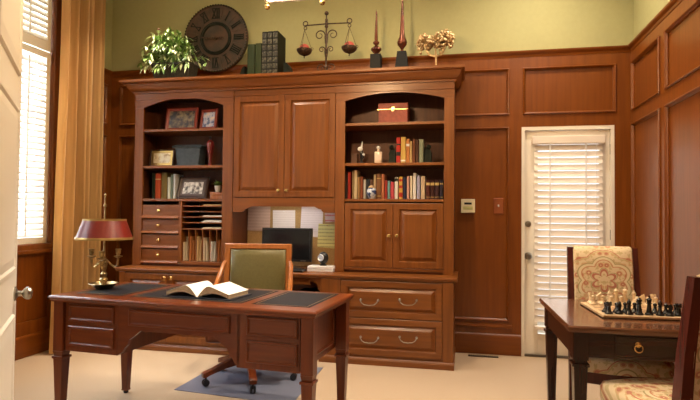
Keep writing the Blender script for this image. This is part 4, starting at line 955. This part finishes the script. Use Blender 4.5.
for nm, u0, u1, z0, z1 in (('drawer_panel', .125, .445, .612, .712), ('drawer_panel', .125, .445, .470, .585), ('drawer_panel', .545, 1.185, .612, .705), ('drawer_panel', 1.285, 1.575, .612, .712), ('drawer_panel', 1.285, 1.575, .470, .585)):
    b = BM(); panel(b, u0, u1, z0, z1, FP, fd); obj(nm, b, dx, DK, local=True)
b = BM(); ring(b, .105, DD-.105, .47, .70, [(0, .0005), (0, .006), (.008, .010), (.014, .004), (.014, .0005)], lambda u, w, d: (WD-.098+d, u, w)); obj('side_moulding', b, dz, DK, local=True)
for x, y in ((.056, .056), (WD-.056, .056), (.056, DD-.056), (WD-.056, DD-.056)):
    b = BM(); h = .034
    box(b, x-h, x+h, y-h, y+h, .43, .7215, .003); taper(b, x, y, .40, .43, h-.006, h); box(b, x-h-.004, x+h+.004, y-h-.004, y+h+.004, .385, .400, .003); taper(b, x, y, .03, .385, .019, h-.003); box(b, x-.022, x+.022, y-.022, y+.022, .018, .03, .003)
    lg = obj('leg', b, dz, DK, local=True)
    b = BM(); lathe(b, [(0, 0), (.014, 0), (.018, .008), (.012, .018), (0, .018)], (x, y, .0003), 14); obj('foot', b, blackm, lg, local=True, smooth=True)
# open book
bc = Vector((0.885, .300)); t = thing('open_book', 'thick open book lying on the middle leather inlay of the desk', 'book', tuple(dloc(bc.x, bc.y, .7618)), DA-.02)
bk = noisy('black_cover', (.012, .013, .018), (.03, .03, .04), 30, .4)
b = BM(); box(b, -.228, .228, -.125, .125, 0, .005, .002); obj('cover', b, bk, t, local=True)
for s in (-1, 1):
    def top_(f): return .006+.064*math.sin(min(1, f*2.6)*PI/2)*(1-.66*max(0, (f-.38))/.62)
    def bot_(f): return .006+.028*math.sin(f*PI)*.9
    b = BM(); n = 14; A = []; Bt = []
    for k in range(n+1):
        f = k/n; u = s*(.003+.205*f)
        A.append((u, top_(f))); Bt.append((u, bot_(f) if k not in (0, n) else .0056))
    poly = A+Bt[::-1]
    prism(b, poly, -.112, .112, lambda u, w, d: (u, -d, w)); blk = obj('page_block', b, pageedge, t, local=True)
    b = BM(); ls = []
    for u, w in A: ls.append([b.verts.new((u*1.008, y, w+dz_)) for y, dz_ in ((-.113, .0006), (.113, .0006), (.113, .0022), (-.113, .0022))])
    for a, c in zip(ls, ls[1:]): join(b, a, c)
    b.faces.new(ls[0][::-1]); b.faces.new(ls[-1]); obj('open_page', b, page, t, local=True, smooth=True)
# bouillotte lamp
lq = at(103.5, 288.5, Z=.762); lx, ly = lq.x, lq.y; t = thing('table_lamp', 'brass candelabra lamp with a red metal shade on the desk left end', 'lamp', (lx, ly, .7618)); sc_ = lambda y: at(103.5, y, X=None, Y=ly).z
z0 = .7618
b = BM(); lathe(b, [(0, .004), (.045, 0), (.050, .004), (.062, .014), (.082, .030), (.090, .034), (.086, .036), (.06, .022), (.03, .026), (.018, .034), (.016, .05), (.026, .06), (.015, .072)], (lx, ly, z0), 28); obj('dish_base', b, antq, t, smooth=True)
zs_b, zs_t, ztop = sc_(238.5), sc_(219.5), sc_(193)
b = BM(); hN = ztop-z0; zarm = sc_(262)-z0; lathe(b, [(.015, .072), (.020, .095), (.012, .11), (.018, .14), (.022, .155), (.011, .17), (.015, zarm-.02), (.024, zarm), (.014, zarm+.02), (.008, zarm+.035), (.006, zs_b-z0), (.005, hN-.09), (.011, hN-.085), (.011, hN-.075), (.005, hN-.07), (.004, hN-.02), (.009, hN-.014), (.004, hN-.006), (0, hN)], (lx, ly, z0), 16); obj('stem', b, antq, t, smooth=True)
for p, yo, yy in ((91.5, -.03, 253), (101.5, -.055, 255.5), (118.3, .02, 253)):
    q = at(p, yy+2, Y=ly+yo); za = z0+zarm; dx_ = Vector((q.x-lx, yo, 0)); b = BM()
    pts = [Vector((lx, ly, za))+dx_*f+Vector((0, 0, hh_)) for f, hh_ in ((0, 0), (.22, .012), (.45, -.012), (.75, -.032), (.95, -.022), (1, q.z-.022-za))]
    tube(b, pts, [.008, .006, .006, .006, .006, .007], 8); ar = obj('candle_arm', b, antq, t, smooth=True)
    b = BM(); lathe(b, [(0, -.020), (.008, -.018), (.026, -.010), (.028, -.006), (.010, -.002), (.010, .006), (.015, .010), (.016, .034), (.019, .036), (.019, .040), (.011, .040), (.011, .02), (0, .02)], (pts[-1].x, pts[-1].y, q.z), 16); obj('candle_cup', b, antq, ar, smooth=True)
r0, r1 = (at(128, 239, Y=ly).x-at(80, 239, Y=ly).x)/2*.98, (at(122, 220, Y=ly).x-at(86.5, 220, Y=ly).x)/2*.98
xs = (at(128, 239, Y=ly).x+at(80, 239, Y=ly).x)/2
def shell(b, prof, c, seg=48):
    lathe_open = prof+[(r-.002, z) for r, z in prof[::-1]]
    ls = [[b.verts.new((c[0]+r*math.cos(2*PI*i/seg), c[1]+r*math.sin(2*PI*i/seg), c[2]+z)) for i in range(seg)] for r, z in lathe_open]
    for a, q in zip(ls, ls[1:]+ls[:1]): join(b, a, q)
hS = zs_t-zs_b
b = BM(); shell(b, [(r0, 0), (r1, hS)], (lx, ly, zs_b)); sh = obj('lamp_shade', b, redmet, t, smooth=True)
b = BM(); shell(b, [(r0+.003, -.006), (r0+.004, .002), (r0+.001, .010)], (lx, ly, zs_b)); shell(b, [(r1+.003, -.008), (r1+.003, .004)], (lx, ly, zs_t)); obj('gold_bands', b, gold, sh, smooth=True)
b = BM()
for k in range(3): a = k*2*PI/3; tube(b, [(lx, ly, zs_t-.004), (lx+(r1-.001)*math.cos(a), ly+(r1-.001)*math.sin(a), zs_t-.004)], .0025, 6)
obj('spider', b, antq, sh)

# ------------------------------------------------------------------ desk chair and mat
b = BM(); mz = .0015; q = [(-2.02, 3.50), (-1.12, 3.40), (-1.14, 4.27), (-2.0, 4.30)]
lo = [b.verts.new((x, y, .0005)) for x, y in q]; hi = [b.verts.new((x, y, .004)) for x, y in q]; join(b, lo, hi); b.faces.new(lo[::-1]); b.faces.new(hi)
tag(obj('chair_mat', b, matp, origin=(-1.58, 3.83, 0)), 'blue-grey plastic chair mat on the carpet under the desk chair', 'mat')
hc = Vector((-1.60, 3.85)); CA = math.radians(11)
t = thing('desk_chair', 'swivel desk chair with green leather back and cherry frame behind the desk', 'chair', (hc.x, hc.y, .0045), CA)
b = BM(); lathe(b, [(0, .11), (.045, .11), (.05, .13), (.05, .19), (.03, .20), (.026, .31), (.05, .315), (.05, .324), (0, .324)], (0, 0, 0), 20); obj('column', b, blackm, t, local=True, smooth=True)
P5 = [(-1.84, 3.66), (-1.45, 3.55), (-1.25, 3.90)]; a0 = math.atan2(3.55-hc.y, -1.45-hc.x)-CA
for k in range(5):
    a = a0+2*PI*k/5; dv = Vector((math.cos(a), math.sin(a), 0)); sv = Vector((-dv.y, dv.x, 0)); b = BM(); ls = []
    for f, z_, hh_, w_ in ((.03, .155, .035, .030), (.10, .160, .032, .032), (.20, .135, .024, .028), (.30, .100, .018, .024), (.345, .085, .020, .028), (.36, .082, .014, .022)):
        ls.append([b.verts.new(dv*f+sv*s*w_+Vector((0, 0, z_+u*hh_))) for s, u in ((-1, -1), (1, -1), (1, .8), (.5, 1), (-.5, 1), (-1, .8))])
    for p, q in zip(ls, ls[1:]): join(b, p, q)
    b.faces.new(ls[0][::-1]); b.faces.new(ls[-1]); lg = obj('base_leg', b, dz, t, local=True, smooth=True)
    b = BM(); c = dv*.335
    for s in (-1, 1): lathe(b, [(0, -.008), (.022, -.008), (.025, -.004), (.025, .004), (.022, .008), (0, .008)], M=Matrix.Translation(c+sv*s*.012+Vector((0, 0, .0255))) @ Matrix.Rotation(a, 4, 'Z') @ Matrix.Rotation(PI/2, 4, 'X'), seg=16)
    tube(b, [c+Vector((0, 0, .03)), c+Vector((0, 0, .068))], .008, 8); obj('caster', b, black, lg, local=True, smooth=True)
b = BM(); box(b, -.272, .272, -.275, .22, .325, .44, .028); obj('seat_rail', b, dz, t, local=True)
b = BM(); box(b, -.255, .255, -.262, .20, .441, .515, .035); obj('seat', b, greenl, t, local=True, smooth=True)
# back: frame and padded panel, leaning slightly
bw, bz0, bz1 = .270, .50, 1.0; Mb = Matrix.Translation((0, .235, .45)) @ Matrix.Rotation(-.10, 4, 'X')
mb = lambda u, w, d: tuple(Mb @ Vector((u, -d, w)))
b = BM(); hB = .555
ring(b, -bw, bw, 0, hB, [(0, -.022), (0, .016), (.006, .022), (.038, .022), (.044, .014), (.044, -.022)], mb); obj('back_frame', b, chw, t, local=True)
b = BM(); panel(b, -bw+.044, bw-.044, .044, hB-.044, [(0, .0), (.004, .016), (.02, .028), (.06, .040), (.12, .045), (.16, .046)], mb, back=-.02); obj('back_cushion', b, greenl, t, local=True, smooth=True, ang=60)
for s in (-1, 1):
    b = BM()
    pts = [Mb @ Vector((s*(bw-.010), -.015, .41)), Mb @ Vector((s*(bw+.004), -.035, .38)), Vector((s*(bw+.012), .14, .745)), Vector((s*(bw+.020), .06, .675)), Vector((s*(bw+.026), -.04, .645)), Vector((s*(bw+.028), -.12, .640)), Vector((s*(bw+.026), -.155, .615)), Vector((s*(bw+.018), -.13, .58)), Vector((s*(bw+.006), -.09, .52)), Vector((s*(bw-.005), -.08, .42))]
    tube(b, pts, [.016, .018, .018, .021, .025, .025, .021, .018, .019, .020], 10); obj('armrest', b, chw, t, local=True, smooth=True)

# ------------------------------------------------------------------ chess table
tl, tf, tw, td, tzp = .452, 2.60, .92, .83, .76
TA = math.radians(1.5)
CTB = thing('game_table', 'dark wooden game table with a small drawer by the right wall', 'table', (tl, tf, 0), TA)
b = BM(); rings = []
for d, z in [(.02, .728), (.006, .730), (.004, .738), (0, .744), (0, .754), (.006, .760)]:
    rings.append([b.verts.new(p) for p in ((d, d, z), (tw-d, d, z), (tw-d, td-d, z), (d, td-d, z))])
for a, c in zip(rings, rings[1:]): join(b, a, c)
b.faces.new(rings[0][::-1]); b.faces.new(rings[-1]); obj('table_top', b, ttop, CTB, local=True)
b = BM(); z0_, z1_ = .615, .7275
box(b, .03, tw-.03, .03, .05, z0_, z1_); box(b, .03, tw-.03, td-.05, td-.03, z0_, z1_); box(b, .03, .05, .05, td-.05, z0_, z1_); box(b, tw-.05, tw-.03, .05, td-.05, z0_, z1_); obj('apron', b, tx, CTB, local=True)
b = BM(); panel(b, .205, .735, .625, .720, [(0, .0005), (0, .004), (.004, .006), (.008, .006), (.010, .004), (.012, .004)], lambda u, w, d: (u, .03-d, w)); dw = obj('drawer', b, tx, CTB, local=True)
ring_c = (.30, .022, .676)
b = BM(); lathe(b, [(0, 0), (.013, 0), (.013, .004), (.006, .008), (0, .009)], M=Matrix.Translation((.30, .0255, .684)) @ Matrix.Rotation(PI/2, 4, 'X'), seg=14)
tube(b, [(.30+.017*math.sin(a), .012+.003*math.cos(a), .670+.017*math.cos(a)) for a in [2*PI*k/20 for k in range(21)]], .003, 6); obj('ring_pull', b, brass, dw, local=True, smooth=True)
for x, y in ((.06, .06), (tw-.06, .06), (.06, td-.06), (tw-.06, td-.06)):
    b = BM(); h = .034; box(b, x-h, x+h, y-h, y+h, .60, .7275, .002); box(b, x-h+.006, x+h-.006, y-h+.006, y+h-.006, .585, .60); box(b, x-h-.004, x+h+.004, y-h-.004, y+h+.004, .570, .585, .003); taper(b, x, y, .001, .570, .016, h-.004); obj('leg', b, tz, CTB, local=True)
# chess board, men
BA = math.radians(3.5); bo = at(603, 315, Z=.777); SQ = .0455; BW = SQ*8+.04
CBD = thing('chessboard', 'pale wooden chessboard on the game table', 'chessboard', (bo.x, bo.y, .761), BA)
b = BM(); box(b, 0, BW, 0, BW, 0, .016, .003); obj('board', b, boardl, CBD, local=True)
b = BM(); box(b, -.002, BW+.002, -.002, BW+.002, .0, .0045); obj('dark_edge', b, ebony, CBD, local=True)
b = BM()
for i in range(8):
    for j in range(8):
        if (i+j) % 2 == 0: box(b, .02+i*SQ, .02+(i+1)*SQ, .02+j*SQ, .02+(j+1)*SQ, .0161, .0166)
obj('dark_squares', b, noisy('walnut_square', (.30, .17, .08), (.36, .21, .10), 20, .35), CBD, local=True)
def man(kind, mat):
    b = BM(); base_ = [(0, 0), (.019, 0), (.0195, .004), (.018, .008), (.014, .011)]
    P = {'pawn': base_+[(.008, .022), (.0065, .028), (.011, .031), (.006, .033), (.010, .040), (.0095, .046), (.005, .050), (0, .051)],
         'rook': base_+[(.011, .02), (.009, .036), (.013, .040), (.0145, .043), (.0145, .054), (.010, .054), (.010, .048), (0, .048)],
         'bishop': base_+[(.009, .025), (.0075, .040), (.013, .043), (.007, .046), (.0105, .054), (.010, .060), (.005, .068), (.002, .070), (.004, .073), (0, .076)],
         'queen': base_+[(.011, .025), (.008, .050), (.015, .054), (.009, .057), (.014, .074), (.010, .075), (.006, .078), (.005, .083), (0, .085)],
         'king': base_+[(.011, .025), (.0085, .052), (.015, .056), (.009, .059), (.013, .076), (.008, .080), (.003, .082), (0, .083)],
         'knight': base_+[(.012, .014), (0, .0145)]}[kind]
    lathe(b, P, (0, 0, 0), 14)
    if kind == 'king': box(b, -.002, .002, -.002, .002, .081, .095); box(b, -.006, .006, -.002, .002, .086, .090)
    if kind == 'knight': prism(b, [(-.010, .013), (.011, .013), (.010, .026), (.013, .040), (.010, .052), (.006, .060), (.003, .055), (-.006, .050), (-.017, .040), (-.014, .034), (-.004, .037), (-.009, .025)], -.006, .006, lambda u, w, d: (u, d, w))
    if kind == 'rook':
        for k in range(6): a = k*PI/3; box(b, -.003, .003, -.002, .002, .053, .058, 0, Matrix.Rotation(a, 4, 'Z') @ Matrix.Translation((0, .0122, 0)))
    return obj('chess_'+kind, b, mat, smooth=True)
order = ['rook', 'knight', 'bishop', 'queen', 'king', 'bishop', 'knight', 'rook']
sides = ['left-hand', 'left-hand', 'left-hand', '', '', 'right-hand', 'right-hand', 'right-hand']
for col, mat, rb, rp in (('black', ebony, 0, 1), ('cream', ivory, 7, 6)):
    proto = {}
    for i, k in enumerate(order):
        for kind, row in ((k, rb), ('pawn', rp)):
            src = proto.get(kind)
            if src is None: o = man(kind, mat); proto[kind] = o
            else: o = src.copy(); C.objects.link(o)
            jx, jy = random.uniform(-.006, .006), random.uniform(-.006, .006)
            row_ = row
            if kind == 'pawn' and i in (3, 4): row_ = row+(2 if col == 'black' else -2)*(1 if i == 4 else .0)
            o.location = WM[CBD.name] @ Vector((.02+(i+.5)*SQ+jx, .02+(row_+.5)*SQ+jy, .0168)); o.rotation_euler = (0, 0, BA+(random.uniform(-.6, .6) if kind == 'knight' else 0))
            nm = (sides[i]+' ' if sides[i] else '')+k
            if kind == 'pawn': tag(o, '%s chess pawn standing in front of the %s %s' % (col, nm, 'of its side'), 'chess piece', col+' chess pieces')
            else: tag(o, '%s chess %s on the %s row of the chessboard' % (col, nm, 'near' if col == 'black' else 'far'), 'chess piece', col+' chess pieces')

# ------------------------------------------------------------------ tapestry chairs
def side_chair(label, loc, rz, bh, wood_mat, seat_h=.52):
    """facing local -Y, origin under the seat centre"""
    t = thing('upholstered_chair', label, 'chair', loc, rz, 'tapestry chairs at the game table')
    sw, sd, bw_ = .245, .27, .185
    b = BM(); n = 10
    out = [(-sw*.86, sd), (-sw, -sd*.62)]+[(-sw+.05*(1-math.cos(k*PI/2/6)), -sd*.62-(.07)*math.sin(k*PI/2/6)) for k in range(1, 7)]
    out += [(-sw+.05+(2*sw-.10)*k/8, -sd*.62-.07-.030*math.sin(k*PI/8)) for k in range(1, 8)]
    out += [(-x, y) for x, y in out[7::-1]]
    def lay(s, z): return [b.verts.new((x*s, y*s, z)) for x, y in out]
    ls = [lay(.985, seat_h-.085), lay(1.0, seat_h-.07), lay(1.0, seat_h-.03), lay(.97, seat_h-.012), lay(.85, seat_h), lay(.5, seat_h+.006)]
    for p, q in zip(ls, ls[1:]): join(b, p, q)
    b.faces.new(ls[0][::-1]); b.faces.new(ls[-1]); obj('seat', b, tap, t, local=True, smooth=True, ang=60)
    b = BM(); lo = [b.verts.new((x*.97, y*.97, seat_h-.145)) for x, y in out]; hi = [b.verts.new((x*.97, y*.97, seat_h-.0855)) for x, y in out]; join(b, lo, hi); b.faces.new(lo[::-1]); b.faces.new(hi); obj('seat_rail', b, wood_mat, t, local=True)
    for x, y in ((-sw+.035, -sd*.72), (sw-.035, -sd*.72)):
        b = BM(); taper(b, x, y, .001, seat_h-.146, .014, .024); obj('leg', b, wood_mat, t, local=True)
    for s in (-1, 1):
        b = BM(); ls = []
        for y, z, h in ((sd+.05, .001, .017), (sd+.012, .25, .021), (sd+.012, seat_h, .024), (sd+.045, seat_h+.25, .022), (sd+.10, bh-.01, .019)):
            ls.append([b.verts.new((s*bw_+dx_*h*.95, y+dy_*h*1.1, z)) for dx_, dy_ in ((-1, -1), (1, -1), (1, 1), (-1, 1))])
        for p, q in zip(ls, ls[1:]): join(b, p, q)
        b.faces.new(ls[0][::-1]); b.faces.new(ls[-1]); obj('back_post', b, wood_mat, t, local=True)
    b = BM(); prof = [(sd-.005, seat_h+.03), (sd-.012, seat_h+.12), (sd+.008, seat_h+.25), (sd+.040, bh-.09), (sd+.062, bh-.03), (sd+.085, bh-.004), (sd+.115, bh-.002), (sd+.140, bh-.02), (sd+.142, bh-.045), (sd+.122, bh-.06), (sd+.090, bh-.09), (sd+.060, seat_h+.25), (sd+.040, seat_h+.12), (sd+.04, seat_h+.03)]
    xs_ = [-bw_+.014, -bw_+.022, -bw_*.5, 0, bw_*.5, bw_-.022, bw_-.014]; ins = [.010, 0, -.004, -.006, -.004, 0, .010]
    ls = []
    cyy, czz = sum(p[0] for p in prof)/len(prof), sum(p[1] for p in prof)/len(prof)
    for x, i_ in zip(xs_, ins): ls.append([b.verts.new((x, y+(i_ if y < sd+.07 and z < bh-.02 else -i_*.5), z-max(0, i_)*.6)) for y, z in prof])
    for p, q in zip(ls, ls[1:]): join(b, p, q)
    b.faces.new(ls[0][::-1]); b.faces.new(ls[-1]); obj('backrest', b, tap, t, local=True, smooth=True, ang=50)
    return t
side_chair('tapestry chair facing the camera behind the game table', (.82, 3.285, 0), math.radians(-2), 1.07, redw)
side_chair('tapestry chair seen from behind at the near side of the game table', (.872, 2.49, 0), PI+math.radians(14), 1.06, redw)

# ------------------------------------------------------------------ chandelier and added ceiling fill lights
ch = Vector((-.97, 2.74)); za, zb2 = 2.475, 2.74; CHA = math.radians(-1)
t = thing('chandelier', 'hanging lantern chandelier with glass panels and brass ball finials', 'chandelier', (ch.x, ch.y, za), CHA)
h0, h1 = .165, .11
b = BM(); cs = [Vector((sx*h0, sy*h0, 0)) for sx, sy in ((-1, -1), (1, -1), (1, 1), (-1, 1))]; ct = [Vector((sx*h1, sy*h1, zb2-za)) for sx, sy in ((-1, -1), (1, -1), (1, 1), (-1, 1))]
for i in range(4):
    tube(b, [cs[i], cs[(i+1) % 4]], .008, 8); tube(b, [ct[i], ct[(i+1) % 4]], .007, 8); tube(b, [cs[i], ct[i]], .006, 8); tube(b, [ct[i], (0, 0, zb2-za+.12)], .006, 8)
obj('metal_frame', b, plain('pale_pewter', (.36, .29, .23), .4, .8), t, local=True, smooth=True)
for i in range(4):
    j = (i+1) % 4; b = BM(); n_ = (cs[j]-cs[i]).cross(ct[i]-cs[i]).normalized()*.002
    q = [cs[i], cs[j], ct[j], ct[i]]; lo = [b.verts.new(p) for p in q]; hi = [b.verts.new(p-n_) for p in q]; join(b, lo, hi); b.faces.new(lo[::-1]); b.faces.new(hi); obj('glass_panel', b, amber, t, local=True)
    b = BM(); lathe(b, [(0, -.045), (.012, -.04), (.017, -.028), (.012, -.014), (.005, -.008), (.005, 0)], tuple(cs[i]), 14); obj('ball_finial', b, brass, t, local=True, smooth=True)
b = BM(); tube(b, [(0, 0, zb2-za+.11), (0, 0, ZC-za-.03)], .008, 8); lathe(b, [(0, -.04), (.05, -.03), (.065, 0), (0, 0)], (0, 0, ZC-za-.0005), 20); tube(b, [(0, 0, .13), (0, 0, zb2-za+.12)], .007, 8); obj('stem', b, brass, t, local=True, smooth=True)
LIGHTS = []
def light(name, kind, loc, power, col, size=.04, rot_=None, spread=None, sy=None):
    l = bpy.data.lights.new(name, kind); l.energy = power; l.color = col
    if kind == 'AREA':
        l.shape = 'RECTANGLE' if sy else 'DISK'; l.size = size
        if sy: l.size_y = sy
        if spread: l.spread = spread
    else: l.shadow_soft_size = size
    o = bpy.data.objects.new(name, l); C.objects.link(o); o.location = loc
    if rot_: o.rotation_euler = rot_
    return o
WARM = (1, .84, .66)
for k in range(3):
    a = k*2*PI/3+.5; p = Vector((.05*math.cos(a), .05*math.sin(a), .15))
    b = BM(); tube(b, [(0, 0, .135), p+Vector((0, 0, -.01))], .005, 6); lathe(b, [(0, 0), (.012, 0), (.012, .05), (0, .05)], tuple(p+Vector((0, 0, -.01))), 12); sk = obj('candle_socket', b, ivory, t, local=True)
    b = BM(); lathe(b, [(.006, 0), (.015, .02), (.014, .035), (.004, .06), (0, .064)], tuple(p+Vector((0, 0, .041))), 12); obj('bulb', b, bulbm, sk, local=True, smooth=True)
    w = WM[t.name] @ (p+Vector((0, 0, .07)))
    light('chandelier_light', 'POINT', w, 92, WARM, .03)
def added_downlight(x, y, power, cone=150):  # unseen ceiling lamps added to brighten office and hall, no such fixtures known
    t = thing('added_downlight', 'added round ceiling fill light at %s' % ('the hall' if y < 1 else 'the office ceiling'), 'added ceiling light', (x, y, ZC), 0, 'added ceiling fill lights')
    b = BM(); lathe(b, [(.075, -.001), (.075, -.010), (.060, -.012), (.055, -.001)], (x, y, ZC), 24); obj('trim_ring', b, white, t, smooth=True)
    b = BM(); lathe(b, [(0, -.001), (.054, -.001), (.054, -.004), (0, -.004)], (x, y, ZC), 24); obj('lens', b, dlm, t)
    light('added_downlight_beam', 'AREA', (x, y, ZC-.02), power, WARM, .10, spread=math.radians(cone))
for x in (-2.0, -.75): added_downlight(x, 4.0, 9)
added_downlight(.62, 4.35, 24)
added_downlight(.80, 2.9, 20)
added_downlight(-2.95, 4.45, 12, 75)
for x in (-.9, .4): added_downlight(x, .1, 9)
light('added_cabinet_beam', 'AREA', NICHE, .9, (1, .90, .78), .55, sy=.04)  # added fill for the niche under the cabinet
# daylight: overcast sky just outside the openings
DAY = (.80, .90, 1)
for i, (y0, y1, z0, z1) in enumerate(WINS):
    light('window_daylight', 'AREA', (XL-.42, (y0+y1)/2, (z0+z1)/2), 210, DAY, z1-z0+.3, (0, -PI/2, 0), sy=y1-y0+.4)
light('door_daylight', 'AREA', ((DX0+DX1)/2, YB+.42, 1.1), 11, (1, .95, .86), 1.0, (-PI/2, 0, 0), sy=2.0)

# ------------------------------------------------------------------ world and colour management
w = bpy.data.worlds.new('sky'); SC.world = w; w.use_nodes = True
bg = w.node_tree.nodes['Background']; bg.inputs[0].default_value = (.80, .90, 1, 1); bg.inputs[1].default_value = 1.5
SC.view_settings.view_transform = 'Standard'; SC.view_settings.look = 'None'; SC.view_settings.gamma = 1; SC.view_settings.use_curve_mapping = False
SC.view_settings.exposure = .33
try:
    SC.cycles.max_bounces = 8; SC.cycles.transparent_max_bounces = 8; SC.cycles.caustics_reflective = False; SC.cycles.caustics_refractive = False; SC.cycles.use_denoising = True
except Exception: pass
